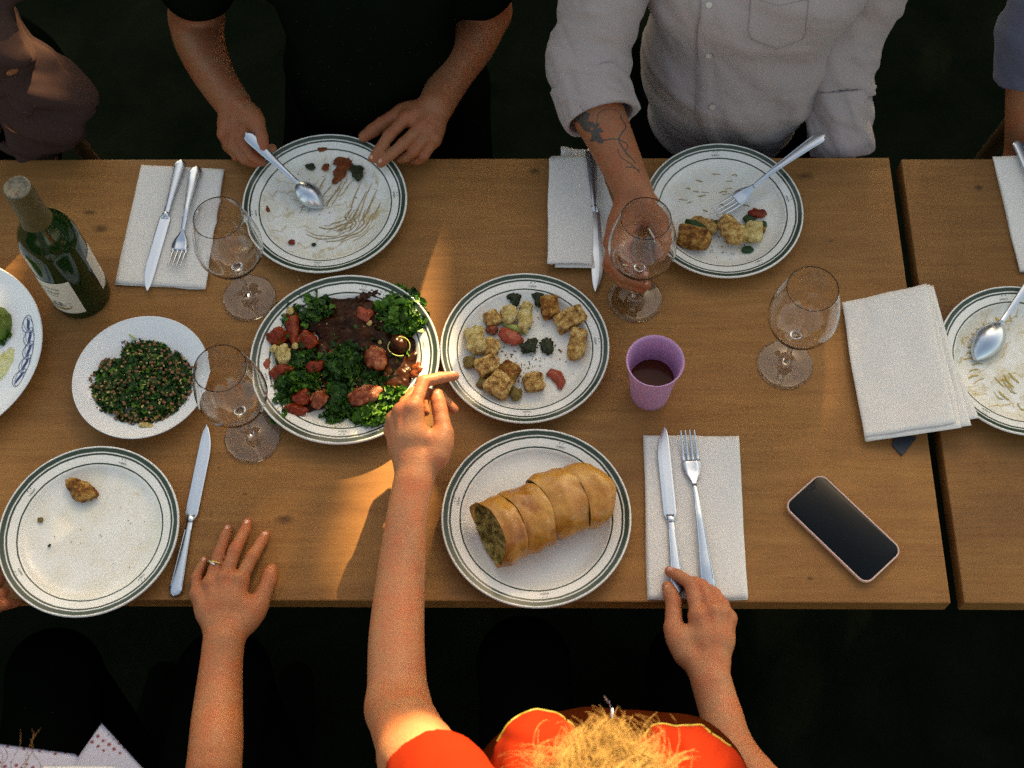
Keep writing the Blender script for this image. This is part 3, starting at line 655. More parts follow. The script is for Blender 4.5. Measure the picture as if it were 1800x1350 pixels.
def fork(pa, pb, label, inv=False, grp='steel table forks', ws=1.0):
    t, L = place_cut('table_fork', pa, pb, label, 'fork', grp)
    s_ = -1 if inv else 1
    def zc(y):                                             # side profile: humped neck, dished head
        return float(np.interp(y/L, [0, .15, .45, .66, .74, .84, 1.0], [.003, .007, .010, .006, .0025, .002, .010]))
    zf = (lambda y: zc(y)) if not inv else (lambda y: float(np.interp(y/L, [0, .2, .5, .68, .76, .85, 1.0], [.012, .008, .006, .011, .014, .012, .0015])))
    Lh = L*.66
    rows = [ringrow(y, w, th, zf(y)) for y, w, th in handle_rows(Lh, .0105, .0030)]
    h_ = put(t, 'handle', loft(rows), M['steel'])
    vs, fs = [], []
    for s in (1, -1):
        pts = [Vector((s*(w*.80), y, zf(y)+th*.78)) for y, w, th in handle_rows(Lh, .0105, .0030)[3:21]]; tube_into(vs, fs, pts, .00055, 6)
    link('handle_bead', pydata(vs, fs), M['steel'], h_)
    rows = []
    for s in np.linspace(0, 1, 16):
        y = Lh-.003+s*(L*.815-Lh+.003); w = float(np.interp(s, [0, .2, .45, .7, 1], [.0030, .0048, .0098, .0122, .0125]))*ws; z = zf(y); d = .0026*s_*min(1, s*1.6)
        rows.append([(w*x, y, z+d*(x*x-.4)+tt) for x, tt in ((-1, 0), (-.5, .0008), (0, .0009), (.5, .0008), (1, 0), (.5, -.0008), (0, -.0009), (-.5, -.0008))])
    hd = put(t, 'head', loft(rows), M['steel'])
    for k in range(4):
        rows = []
        for s in np.linspace(0, 1, 14):
            y = L*.81+s*L*.19; xc = (-.0098+k*.00653)*ws*(1-.06*s); w = .0021*ws*(1-.55*s); z = zf(y)+.0026*s_*((xc/.0125)**2-.4)*(1-s*.6)
            rows.append([(xc+w*math.cos(a), y, z+.0009*math.sin(a)) for a in [2*math.pi*i/8 for i in range(8)]])
        put(hd, 'tine', loft(rows), M['steel'])
    return t
def spoon(pa, pb, label, inv=True, wb=.021):
    t, L = place_cut('table_spoon', pa, pb, label, 'spoon', None)
    zf = lambda y: float(np.interp(y/L, [0, .3, .6, .72, .85, 1.0], [.010, .006, .008, .012, .014, .002]))
    Lh = L*.69; rows = [ringrow(y, w, th, zf(y)) for y, w, th in handle_rows(Lh, .0105, .0032)]; put(t, 'handle', loft(rows), M['steel'])
    bl = L-Lh; rows = []
    for s in np.linspace(0.001, .999, 30):
        y = Lh-.004+s*(bl+.004); w = wb*math.sin(math.pi*min(.985, s**.92))**.62; row = []
        ctr = .001+.0135*math.sin(math.pi*s)**.8
        for i in range(25):
            x = -1+2*i/24; row.append((w*x, y, .003+ctr*(1-x*x)**.75*1.0))
        rows.append(row+[(p[0]*.97, p[1], p[2]-.0013) for p in row[::-1]])
    put(t, 'bowl', loft(rows), M['steel']); return t
NZ = .0066
knife(W(320, 284, .008), W(254, 513, .005), 'table knife lying on the left napkin beside a fork, blade tip towards the lower left', -1)
fork(W(347, 294, NZ), W(309, 475, NZ), 'table fork lying on the left napkin, tines partly under the wine glass', grp='steel table forks')
knife(W(1039, 262, .013), W(1052, 515, .004), 'dark looking table knife along the rolled napkin by the forearm', 1)
knife(W(308, 1050, .001), W(370, 748, .001), 'table knife lying bare on the wood left of the hand with the ring', -1)
knife(W(1192, 1046, NZ), W(1162, 752, NZ), 'table knife held at its end on the near right napkin', 1)
fork(W(1246, 1044, NZ), W(1207, 760, NZ), 'table fork lying on the near right napkin beside the held knife')
fork(W(1449, 238, .052), W(1258, 380, .014), 'table fork resting its tines on the bread leftovers, handle over the plate rim', False)
spoon(W(431, 238, .066), W(566, 366, .008), 'table spoon held by the person in black, bowl down on the smeared plate', wb=.0185)
spoon(W(1850, 440, .040), W(1712, 634, .009), 'large shiny spoon lying face down on the mustard smeared plate')
knife(W(1786, 250, .010), W(1862, 470, .008), 'table knife on the napkin at the far right edge', 1)

# ------------------------------------------------------------------ phone, tag
pc = [W(1376, 889, .008), W(1441, 829, .008), W(1589, 966, .008), W(1523, 1033, .008)]
ctr = sum(pc, Vector())/4; lx = ((pc[2]+pc[1])/2-(pc[0]+pc[3])/2); ly = ((pc[0]+pc[1])/2-(pc[2]+pc[3])/2)
ang = math.atan2(ly.y, ly.x)-math.pi/2; pw, ph = (pc[1]-pc[0]).length, (pc[2]-pc[1]).length
def rrect(w, h, r, z, n=10):
    out = []
    for cx, cyy, a0 in ((w/2-r, h/2-r, 0), (-w/2+r, h/2-r, 90), (-w/2+r, -h/2+r, 180), (w/2-r, -h/2+r, 270)):
        for i in range(n+1): a = R(a0+90*i/n); out.append((cx+r*math.cos(a), cyy+r*math.sin(a), z))
    return out
t = empty('smartphone', (ctr.x, ctr.y, TZ), ang); tag(t, 'black screened smartphone in a pale pink case lying diagonally on the wood', 'smartphone')
rows = [rrect(pw-.004, ph-.004, .012, .0004), rrect(pw-.0008, ph-.0008, .0135, .002), rrect(pw, ph, .0138, .005), rrect(pw, ph, .0138, .0078), rrect(pw-.0007, ph-.0007, .0135, .0088), rrect(pw-.0024, ph-.0024, .0126, .0091), rrect(pw-.0040, ph-.0040, .0118, .0084)]
put(t, 'case', loft(rows), M['phone_case'])
rows = [rrect(pw-.0044, ph-.0044, .0116, .0078), rrect(pw-.0044, ph-.0044, .0116, .0086), rrect(pw-.0056, ph-.0056, .011, .0089)]
put(t, 'screen', loft(rows), M['phone_glass'])
a, b, c_ = W(1568, 768, .003), W(1610, 772, .003), W(1586, 801, .002)
bm = bmesh.new(); q = [W(1575, 760, .003), W(1612, 768, .003), W(1586, 801, .003), W(1568, 783, .003)]
vv = [bm.verts.new(p) for p in q]+[bm.verts.new(p-Vector((0, 0, .0026))) for p in q]
bm.faces.new(vv[:4]); bm.faces.new(vv[4:][::-1])
for i in range(4): bm.faces.new((vv[i], vv[i+4], vv[(i+1) % 4+4], vv[(i+1) % 4]))
bmesh.ops.recalc_face_normals(bm, faces=bm.faces); bmesh.ops.bevel(bm, geom=bm.edges[:], offset=.0007, segments=2, affect='EDGES')
me = bpy.data.meshes.new('tag'); bm.to_mesh(me); bm.free()
tag(link('leather_tag', me, mat('navy_leather', (.010, .018, .028), .6), smooth=False), 'small dark square tag poking out from under the napkin stack', 'tag')
#%%FOOD
# ------------------------------------------------------------------ food
def lump_mesh(a, b, c, boxy, rough, seed, sub=4, sharp=.0):
    bm = bmesh.new(); bmesh.ops.create_icosphere(bm, subdivisions=sub, radius=1)
    for v in bm.verts:
        p = v.co.copy(); e = boxy
        s = (abs(p.x)**e+abs(p.y)**e+abs(p.z)**e)**(-1/e); p *= s
        q = Vector((p.x*a, p.y*b, p.z*c)); o = Vector((seed*3.7, seed*1.3, 0)); mx = max(a, b, c)
        d = noise.noise(q/mx*1.3+o)*.30+noise.noise(q/mx*3.5+o)*.14+noise.noise(q/mx*9+o)*.07
        if sharp: d += (abs(noise.noise(q/mx*4+o*2))-.2)*sharp
        v.co = q*(1+d*rough)
    me = bpy.data.meshes.new('lump'); bm.to_mesh(me); bm.free(); return me
LS = [0]
def food(name, px, py, w, hgt, m_, label, cat, rz=0, hc=.55, boxy=2.6, rough=1.0, base=.0075, sub=3, group=None, tilt=(0, 0), sharp=0):
    """piece of food w x hgt photo pixels big"""
    LS[0] += 1; c = W(px, py, base+.006); s = (W(px+1, py, base)-W(px, py, base)).length
    a, b = w*s/2, hgt*s*1.08/2; zc = min(a, b)*hc*2*.9
    zc = max(zc*.5, .0016)
    me = lump_mesh(a, b, zc, boxy, rough, LS[0], sub, sharp); mn = min(v.co.z for v in me.vertices)
    o = link(name, me, M[m_], None, (c.x, c.y, TZ+base-mn*.88), rot=(R(tilt[0]), R(tilt[1]), R(rz)))
    tag(o, label, cat, group); return o
# plate of croutons
D = [('crouton', 966, 541, 31, 38, 'crumb_brown', 'browned crouton touching the upper charred leaf', 'crouton', 8, 3.4),
 ('crouton', 1003, 562, 56, 30, 'crumb', 'longest crouton, slanting at the upper right of the crumb plate', 'crouton', 28, 3.8),
 ('crouton', 1014, 605, 30, 52, 'crumb', 'upright crouton nearest the right rim of the crumb plate', 'crouton', -10, 3.6),
 ('cauliflower_floret', 894, 554, 29, 32, 'crumb_pale', 'pale floret left of the lettuce shred on the crumb plate', 'floret', 0, 2.4),
 ('cauliflower_floret', 923, 564, 27, 36, 'crumb_pale', 'pale upright floret below the round chickpea', 'floret', 0, 2.4),
 ('chickpea', 925, 540, 22, 21, 'crumb_pale', 'round golden chickpea on top of the upright floret', 'chickpea', 0, 2),
 ('crouton', 865, 561, 27, 25, 'crumb', 'small crouton above the tomato wedge', 'crouton', 20, 2.8),
 ('cauliflower_floret', 836, 600, 36, 44, 'crumb_pale', 'crumbly pale floret at the left of the crumb plate', 'floret', 15, 2.5),
 ('cauliflower_floret', 862, 612, 30, 34, 'crumb', 'crumbly floret tucked under the tomato wedge', 'floret', 15, 2.4),
 ('crouton', 857, 645, 40, 32, 'crumb', 'crouton lying below the crumbly floret', 'crouton', 25, 3.5),
 ('crouton', 895, 655, 34, 32, 'crumb_brown', 'brown crusted crouton wedged between two paler croutons', 'crouton', -35, 3.2),
 ('crouton', 878, 680, 42, 38, 'crumb', 'square crouton lowest on the crumb plate', 'crouton', -35, 4),
 ('crouton', 938, 674, 34, 30, 'crumb', 'small crouton beside the curved tomato skin', 'crouton', 15, 3.2),
 ('olive', 906, 692, 23, 24, 'olive', 'brown round piece below the square crouton', 'olive', 0, 2),
 ('olive', 825, 637, 20, 21, 'olive', 'small brown piece nearest the left rim of the crumb plate', 'olive', 0, 2.2),
 ('olive', 848, 674, 20, 20, 'olive', 'brown piece hidden beside the lower croutons', 'olive', 0, 2.2),
 ('charred_leaf', 903, 518, 26, 32, 'char', 'black charred leaf at the top left of the crumb plate', 'leaf', -10, 2.2),
 ('charred_leaf', 947, 519, 24, 34, 'char', 'black charred leaf touching the browned crouton', 'leaf', 25, 2.2),
 ('charred_leaf', 930, 608, 32, 24, 'char', 'charred green scrap in the middle of the crumb plate', 'leaf', 20, 2.0),
 ('charred_leaf', 962, 607, 21, 30, 'char', 'charred yellow flecked scrap right of the middle one', 'leaf', 5, 2.0),
 ('tomato_wedge', 896, 592, 42, 24, 'tomato_skin', 'red tomato wedge on the crumb plate', 'tomato', -28, 2.3),
 ('tomato_wedge', 864, 578, 20, 17, 'roast', 'small pink tomato chunk beside the tomato wedge', 'tomato', -28, 2.3)]
for n_, px, py, w, h_, m_, lab, cat, rz, bx in D:
    if n_ == 'crouton': bx = 7
    food(n_, px, py, w, h_, m_, lab, cat, rz, boxy=bx, rough=(.62 if n_ == 'crouton' else 1.2) if m_ != 'char' else 1.7, hc=.75 if m_ != 'char' else .4, sub=4, sharp=.35 if m_ == 'char' else 0)
def skin_strip(name, pts, wid, m_, label, cat, base=.010, curl=.004):
    rows = []; P_ = [W(x, y, base) for x, y in pts]
    n = len(P_)
    for i in range(n):
        t = (P_[min(i+1, n-1)]-P_[max(i-1, 0)]).normalized(); s = Vector((-t.y, t.x, 0)); w = wid[i]*.0008
        rows.append([P_[i]+s*w*x+Vector((0, 0, curl*(1-x*x)+(-.0006 if k else 0)+abs(x)*.0)) for k, xs in ((0, (-1, -.5, 0, .5, 1)), (1, (1, .5, 0, -.5, -1))) for x in xs])
    o = put(None, name, loft([[tuple(q) for q in r] for r in rows]), M[m_]); return tag(o, label, cat)
skin_strip('tomato_skin', [(960, 660), (968, 655), (978, 660), (986, 672), (984, 685)], [2, 9, 12, 9, 3], 'tomato_skin', 'curved red tomato skin at the lower right of the crumb plate', 'tomato')
skin_strip('lettuce_shred', [(884, 566), (896, 573), (910, 578), (926, 588)], [4, 8, 7, 2], 'lettuce', 'pale green lettuce shred above the tomato wedge', 'lettuce')

def flecks(name, n, region, m_, label, size=(.0008, .0022), base=.0072, flat=.5, kind='stuff', cat=None):
    """many small crumbs as one loose scatter; region(rnd) gives a photo pixel"""
    bm = bmesh.new(); rnd = random.Random(len(name)*7+n)
    for _ in range(n):
        x, y = region(rnd); p = W(x, y, base); s = rnd.uniform(*size)
        mt = Matrix.Translation((p.x, p.y, TZ+base+s*flat*.3)) @ Matrix.Rotation(rnd.uniform(0, 6.3), 4, 'Z') @ Matrix.Diagonal((s*rnd.uniform(.7, 1.8), s*rnd.uniform(.6, 1), s*flat, 1))
        bmesh.ops.create_icosphere(bm, subdivisions=1, radius=1, matrix=mt)
    me = bpy.data.meshes.new(name); bm.to_mesh(me); bm.free(); o = link(name, me, M[m_], kind=kind); return tag(o, label, cat)
def gauss(cx, cy, sx, sy): return lambda r: (r.gauss(cx, sx), r.gauss(cy, sy))
flecks('bread_crumbs', 90, gauss(905, 620, 42, 38), 'crumb', 'crumbs scattered over the crouton plate', (.0006, .0018), cat='crumbs')
flecks('charred_crumbs', 55, gauss(918, 625, 38, 28), 'char', 'dark specks around the charred scraps', (.0005, .0013), cat='crumbs')
flecks('bread_crumbs', 70, gauss(1270, 440, 45, 14), 'crumb', 'crumbs below the bread leftovers', (.0005, .0013), cat='crumbs')
flecks('bread_crumbs', 40, gauss(900, 625, 60, 50), 'crumb_brown', 'brown crumbs on the crouton plate', (.0005, .0012), cat='crumbs')
flecks('bread_crumbs', 30, gauss(140, 930, 60, 55), 'crumb_brown', 'tiny crumbs on the nearly empty plate', (.0004, .0009), cat='crumbs')
flecks('bread_crumbs', 26, gauss(565, 350, 50, 50), 'crumb_brown', 'tiny brown crumbs on the smeared plate', (.0005, .0012), cat='crumbs')

# plate below the pale shirt
food('bread_chunk', 1219, 421, 56, 38, 'crumb_brown', 'largest brown bread chunk left on the plate below the shirt', 'bread', -18, boxy=4.2, rough=.6, hc=.8, sub=4)
food('bread_chunk', 1238, 394, 52, 20, 'crumb', 'smaller bread chunk behind the dark green leaf', 'bread', -28, boxy=3.6, rough=.8, hc=.9, sub=4)
skin_strip('spinach_leaf', [(1205, 388), (1220, 394), (1236, 403), (1248, 414)], [5, 10, 10, 4], 'herb', 'dark green leaf strip between two bread chunks', 'leaf', .020)
food('cauliflower_floret', 1283, 408, 46, 48, 'crumb', 'knobbly browned floret in the middle of the leftovers', 'floret', 0, boxy=2.3, rough=1.5, hc=.7, sub=4)
food('cauliflower_floret', 1322, 411, 34, 42, 'crumb_pale', 'pale floret at the right end of the leftovers', 'floret', -20, boxy=2.6, rough=1.3, hc=.7, sub=4)
food('spinach_leaf', 1315, 436, 20, 13, 'herb', 'dark leaf scrap below the pale floret', 'leaf', 10, hc=.3)
food('spinach_leaf', 1318, 384, 22, 16, 'herb', 'dark leaf under the red tomato scrap by the fork', 'leaf', -10, hc=.4, rough=1.6)
food('spinach_leaf', 1341, 391, 16, 12, 'herb', 'dark leaf scrap above the pale floret, at its right', 'leaf', 20, hc=.3, rough=1.6)
food('spinach_leaf', 1256, 389, 22, 12, 'herb', 'dark leaf tip touching the knobbly floret', 'leaf', -20, hc=.4, rough=1.8, base=.014)
food('tomato_scrap', 1331, 373, 30, 16, 'tomato', 'red tomato scrap right of the fork tines', 'tomato', -10, rough=1.6)
food('crust_flake', 1337, 406, 14, 26, 'crumb_brown', 'brown crust flake on the pale floret', 'crust', -30, rough=1.2, base=.010)
# smeared plate
food('tomato_smear', 604, 284, 34, 26, 'sauce_red', 'wet red tomato smear at the far side of the smeared plate', 'tomato', -35, hc=.12, rough=2.2, base=.0085, sub=4)
food('tomato_smear', 596, 303, 20, 30, 'sauce_red', 'red brown sauce tail beside the dark leaf', 'sauce', -10, hc=.08, rough=2.2, base=.0082, sub=4)
food('charred_leaf', 627, 300, 23, 30, 'char', 'blackened leaf beside the red smear near the fingertips', 'leaf', 10, hc=.3, rough=1.5)
food('tomato_smear', 566, 257, 17, 14, 'sauce_red', 'small red brown stain on the far rim of the smeared plate', 'sauce', 0, hc=.1, base=.0150, rough=1.3)
food('charred_leaf', 545, 290, 17, 12, 'char', 'little dark scrap near the fork handle', 'leaf', 0, hc=.3, rough=1.5)
food('sauce_drop', 572, 290, 11, 16, 'sauce_red', 'brown sauce drop between the scraps', 'sauce', -20, hc=.15, rough=1.4)
food('tomato_scrap', 512, 423, 11, 10, 'tomato', 'tiny orange red scrap at the near side of the smeared plate', 'tomato', 0)
food('herb_crumb', 551, 427, 8, 6, 'char', 'tiny dark crumb right of the orange scrap', 'crumb', 30)
food('sauce_drop', 466, 364, 12, 17, 'sauce_red', 'ochre sauce drop inside the left of the smeared plate', 'sauce', 30, hc=.1, rough=1.5)
# thin streaks dragged through the sauce, lying on the plates
def streaks(name, strokes, m_, label, base=.0071):
    vs, fs = [], []; rnd = random.Random(len(strokes))
    for pts, wd in strokes:
        sm = smooth_profile(pts, 8); n = len(sm); P_ = [W(x, y, base) for x, y in sm]; b = len(vs)
        for i, p_ in enumerate(P_):
            t_ = (P_[min(i+1, n-1)]-P_[max(i-1, 0)]).normalized(); s_ = Vector((-t_.y, t_.x, 0)); w = wd*.0008*(.25+.75*math.sin(math.pi*min(.97, (i+.6)/n))**.6)*(1+.55*noise.noise(p_*260))
            rr = .0005*(1+noise.noise(p_*300)); vs.append(p_+s_*w); vs.append(p_+Z0*rr); vs.append(p_-s_*w)
        for i in range(n-1): a = b+3*i; fs += [(a, a+1, a+4, a+3), (a+1, a+2, a+5, a+4)]
    return tag(link(name, pydata(vs, fs), M[m_], kind='stuff'), label, 'sauce')
Z0 = Vector((0, 0, 1)); rnd = random.Random(21); ST = []
for k in range(15):                                      # fan of tine trails on the far left plate
    x0 = 535+k*9.5+rnd.uniform(-4, 4); y0 = 372-k*3.0+rnd.uniform(-8, 8) if k < 8 else 392+rnd.uniform(-12, 10)
    L_ = rnd.uniform(34, 74); ST.append(([(x0+22, y0-L_*.9), (x0+9, y0-L_*.5), (x0+rnd.uniform(-2, 3), y0-L_*.2), (x0-6, y0)], rnd.uniform(.5, 1.4)))
for k in range(12):
    rr = 44+k*5.2; a0 = rnd.uniform(.1, .9); a1 = a0+rnd.uniform(.5, 1.5); ST.append(([(575+rr*1.12*math.cos(a), 355+rr*.92*math.sin(a)+rnd.uniform(-2, 2)) for a in np.linspace(a0, a1, 6)], rnd.uniform(.5, 1.5)))
for k in range(5): ST.append(([(600+rnd.uniform(-6, 6)+k*8, 410+rnd.uniform(-6, 6)), (612+k*7, 392), (606+k*8, 380+rnd.uniform(-6, 6)), (618+k*6, 368)], rnd.uniform(.6, 1.3)))
streaks('sauce_trails', ST, 'ochre', 'thin ochre sauce trails combed over the plate with the held spoon')
ST = []
for k in range(20):
    a = R(150+k*7.5); rr = rnd.uniform(88, 112); L_ = rnd.uniform(12, 30); ST.append(([(1797+rr*math.cos(a), 632+rr*.87*math.sin(a)), (1797+(rr-L_*.5)*math.cos(a+.03), 632+(rr-L_*.5)*.87*math.sin(a+.03)), (1797+(rr-L_)*math.cos(a), 632+(rr-L_)*.87*math.sin(a))], rnd.uniform(.8, 2.4)))
for k in range(9): x0, y0 = rnd.uniform(1745, 1798), rnd.uniform(650, 712); ST.append(([(x0, y0), (x0+8, y0+rnd.uniform(6, 14)), (x0+18, y0+rnd.uniform(10, 26))], rnd.uniform(.8, 2.2)))
streaks('mustard_trails', ST, 'mustard', 'mustard yellow trails scraped over the plate under the large spoon')
ST = []
for k in range(26): x0, y0 = rnd.gauss(1235, 38), rnd.gauss(330, 22); ST.append(([(x0, y0), (x0+rnd.uniform(3, 9), y0+rnd.uniform(-3, 3)), (x0+rnd.uniform(8, 16), y0+rnd.uniform(-4, 4))], rnd.uniform(.5, 1.5)))
streaks('sauce_trails', ST, 'ochre', 'faint oily traces above the bread leftovers')
# nearly empty plate
o = food('bread_crust', 143, 863, 70, 29, 'crumb_brown', 'torn brown bread crust on the nearly empty plate', 'bread', -27, boxy=2.4, rough=1.1, hc=.7, sub=4)
food('bread_crumb', 69, 912, 10, 9, 'olive', 'larger crumb left of the torn crust', 'crumb', 0)
food('herb_crumb', 85, 957, 4, 6, 'char', 'green speck on the nearly empty plate', 'crumb', -30)

# leafy greens: curled, ruffled leaf pieces
def leaves(name, n, pick, size, m_list, label, cat, kind=None, seed=0, ruf=1.0, group=None, frilly=True):
    rnd = random.Random(seed); vs, fs, mi = [], [], []
    for q in range(n):
        x, y, h = pick(rnd); c = W(x, y, h); s = rnd.uniform(*size)
        ax = Matrix.Rotation(rnd.uniform(0, 6.28), 3, 'Z') @ Matrix.Rotation(rnd.gauss(0, .75), 3, 'X') @ Matrix.Rotation(rnd.gauss(0, .5), 3, 'Y')
        base = len(vs); nu, nv = (5, 4) if frilly else (3, 3); k1 = rnd.uniform(-1.2, 1.2); ph = rnd.uniform(0, 6)
        for j in range(nv):
            for i in range(nu):
                u, v = i/(nu-1)*2-1, j/(nv-1)*2-1
                w = (1-.55*v*v)*(1+(.25*rnd.uniform(-1, 1) if abs(u) > .9 else 0)); p = Vector((u*w*s, v*s*1.15, s*(k1*.5*u*u+.35*ruf*math.sin(ph+u*4.2+v*3.1)*max(abs(u), .3)*1.2)))
                p = ax @ p; vs.append(c+p if (c+p).z > TZ+.0068 else Vector(((c+p).x, (c+p).y, TZ+.0068+rnd.uniform(0, .001))))
        mm = rnd.choices(range(len(m_list)), [w_ for _, w_ in m_list])[0]
        for j in range(nv-1):
            for i in range(nu-1): a = base+j*nu+i; fs.append((a, a+1, a+nu+1, a+nu)); mi.append(mm)
    me = pydata(vs, fs); me.shade_smooth()
    for k_, _ in m_list: me.materials.append(M[k_])
    me.polygons.foreach_set('material_index', mi)
    o = link(name, me, kind=kind); return tag(o, label, cat, group)
def blob(cx, cy, rx, ry, h0, h1):
    def f(r):
        a = r.uniform(0, 6.28); q = math.sqrt(r.random()); return cx+rx*q*math.cos(a), cy+ry*q*math.sin(a), h0+(h1-h0)*(1-q*q)*r.uniform(.35, 1)
    return f
KG = 'kale clumps on the salad plate'
K = [((548, 541, 36, 26, .008, .030), 110, 'dark curly kale clump at the far left of the salad', 'kale', .6), ((506, 556, 20, 22, .008, .024), 55, 'small kale clump left of the long tomato piece', 'kale', .6),
 ((702, 548, 38, 40, .008, .042), 210, 'tall bright kale clump at the far right of the salad', 'kale', .35), ((727, 566, 22, 22, .008, .032), 80, 'sunlit kale tuft hanging to the right rim', 'kale', .2),
 ((604, 640, 34, 34, .008, .038), 150, 'dark kale clump in the middle beside the dark sauce', 'kale', .85), ((530, 634, 26, 22, .008, .026), 75, 'kale clump right of the pale floret', 'kale', .75),
 ((520, 672, 46, 26, .008, .030), 160, 'kale clump along the near left, above the lowest tomatoes', 'kale', .5), ((495, 712, 22, 26, .008, .022), 60, 'kale tuft touching the near left rim', 'kale', .55),
 ((598, 700, 26, 32, .008, .026), 95, 'dark kale clump right of the lowest tomatoes', 'kale', .8), ((655, 728, 36, 24, .008, .034), 150, 'bright lime kale clump at the near rim by the reaching hand', 'kale', .15),
 ((690, 700, 26, 22, .008, .030), 70, 'bright kale tuft under the reaching wrist', 'kale', .35), ((655, 665, 30, 16, .008, .020), 60, 'dark kale between the two roasted tomatoes', 'kale', .9), ((583, 736, 14, 8, .008, .014), 18, 'loose kale scrap on the near rim of the salad plate', 'kale', .7)]
for i, (b_, n, lab, cat, dk) in enumerate(K):
    leaves('kale_clump', n, blob(b_[0], b_[1], b_[2]*(1.12 if b_[0] > 520 else .95), b_[3]*1.08, b_[4], b_[5]), (.0035, .0085), [('kale', dk), ('kale_light', 1-dk)], lab, cat, seed=20+i, ruf=1.6, group=KG)
Tm = [(514, 574, 26, 66, 'tomato', 'long upright tomato piece at the far left of the salad', 8), (489, 594, 38, 32, 'tomato', 'tomato wedge above the pale floret', -15), (541, 600, 36, 32, 'tomato', 'tomato wedge beside the sauce, right of the chickpea', 10),
 (494, 655, 44, 26, 'tomato', 'tomato wedge below the pale floret', 12), (552, 645, 38, 22, 'tomato', 'tomato sliver left of the middle kale', 22), (531, 699, 30, 30, 'tomato', 'upper one of the two lowest tomato wedges', -30),
 (521, 720, 40, 22, 'tomato', 'lowest tomato wedge near the rim', -8), (561, 704, 34, 28, 'roast', 'pinkish tomato chunk right of the lowest wedges', 10), (641, 553, 26, 28, 'tomato_skin', 'dull tomato piece left of the tall kale', 30),
 (468, 640, 14, 44, 'tomato_skin', 'narrow tomato edge along the left rim of the salad', 5), (587, 622, 16, 34, 'tomato_skin', 'thin tomato sliver at the edge of the dark sauce', -20), (570, 690, 14, 14, 'roast', 'small pink cube between kale clumps', 10)]
for px, py, w, h_, m_, lab, rz in Tm: food('tomato_wedge', px, py, w*1.1, h_*1.1, m_, lab, 'tomato', rz, boxy=1.45, rough=1.3, hc=.8, base=.010, sub=4)
food('roasted_tomato', 662, 633, 38, 44, 'roast', 'round roasted tomato right of the middle kale', 'tomato', 0, boxy=2, rough=.9, hc=.9, base=.012, sub=4)
food('roasted_tomato', 700, 609, 34, 34, 'sauce', 'dark glossy roasted ball ringed by a herb stem', 'tomato', 0, boxy=2, rough=.7, hc=.9, base=.010, sub=4)
food('roasted_tomato', 641, 697, 56, 36, 'roast', 'lumpy roasted tomato near the bright lime kale', 'tomato', 20, boxy=2.1, rough=1.5, hc=.7, base=.010, sub=4)
food('roasted_tomato', 733, 650, 24, 30, 'sauce_red', 'glistening red sauce lump by the knuckles', 'sauce', -30, boxy=2, rough=2, hc=.5, base=.010, sub=4)
vs, fs = [], []; cc = W(700, 609, .030); tube_into(vs, fs, [cc+Vector((.0155*math.cos(a)+.001, .0150*math.sin(a), .002*math.sin(2*a))) for a in np.linspace(-.4, 5.2, 40)], .0007, 6)
tag(link('curled_herb', pydata(vs, fs), M['lettuce']), 'thin curled herb stem looped round the dark roasted ball', 'stem')
food('cauliflower_floret', 498, 625, 26, 34, 'crumb_pale', 'creamy floret at the left of the salad', 'floret', 10, boxy=2.2, rough=1.5, hc=.9, base=.010, sub=4)
for px, py, s_, lab in ((510, 546, 14, 'chickpea on top of the long tomato piece'), (481, 612, 14, 'chickpea touching the creamy floret, on its left'), (518, 607, 12, 'chickpea between two tomato wedges'), (649, 566, 10, 'chickpea below the dull tomato piece'), (668, 600, 8, 'pale pea above the round roasted tomato')):
    food('chickpea', px, py, s_, s_, 'crumb_pale', lab, 'chickpea', boxy=2, rough=.5, hc=.9, base=.018 if px < 600 else .014)
# pool of dark sauce: rounded low mound with lumpy surface
B = Body(.0016)
for px, py, rx, ry, hh in ((612, 570, 58, 48, .011), (650, 600, 50, 40, .009), (690, 640, 44, 40, .008), (560, 560, 42, 30, .008), (640, 665, 50, 34, .008), (600, 620, 50, 36, .009), (730, 610, 22, 40, .0055), (580, 535, 50, 16, .006), (640, 540, 36, 18, .006), (540, 640, 50, 44, .006), (500, 610, 36, 40, .005), (540, 700, 50, 24, .005), (700, 670, 34, 24, .007)):
    c = W(px, py, .008); s_ = .00080; B.ell((c.x, c.y, TZ+.0078), (rx*s_, ry*s_*1.1, hh), k=.006)
def lumpy(x, y, z):
    return .0022*vn(x, y, z, 90)+.0010*vn(x, y, z, 230, 1)+.0003*vn(x, y, z, 520, 2)
B.fold(lumpy); B.half((0, 0, TZ+.0066), (0, 0, -1))
tag(B.build('dark_sauce', M['sauce']), 'dark brown glossy sauce pooled under the kale and tomatoes', 'sauce')
def smear(name, pts, wid, m_, label, base, th=.0016, cat='sauce'):
    B = Body(.0012); P_ = [W(x, y, base) for x, y in pts]; B.chain([(p.x, p.y, p.z) for p in P_], [w*.0008 for w in wid], k=.003, flat=((0, 0, 1), 5.0))
    B.fold(lambda x, y, z: .0012*np.sin(x*700+np.sin(y*500)*1.5)*np.sin(y*800)); o = B.build(name, M[m_]); return tag(o, label, cat)
smear('sauce_streak', [(622, 528), (640, 521), (662, 513), (688, 507)], [4, 6.5, 5, 3.5], 'sauce', 'dark sauce streak wiped across the far rim of the salad plate', .0185)
smear('sauce_streak', [(700, 712), (716, 698), (735, 684), (744, 674)], [3, 6, 8, 4], 'sauce_red', 'red brown sauce smeared on the rim next to the knuckles', .0180)
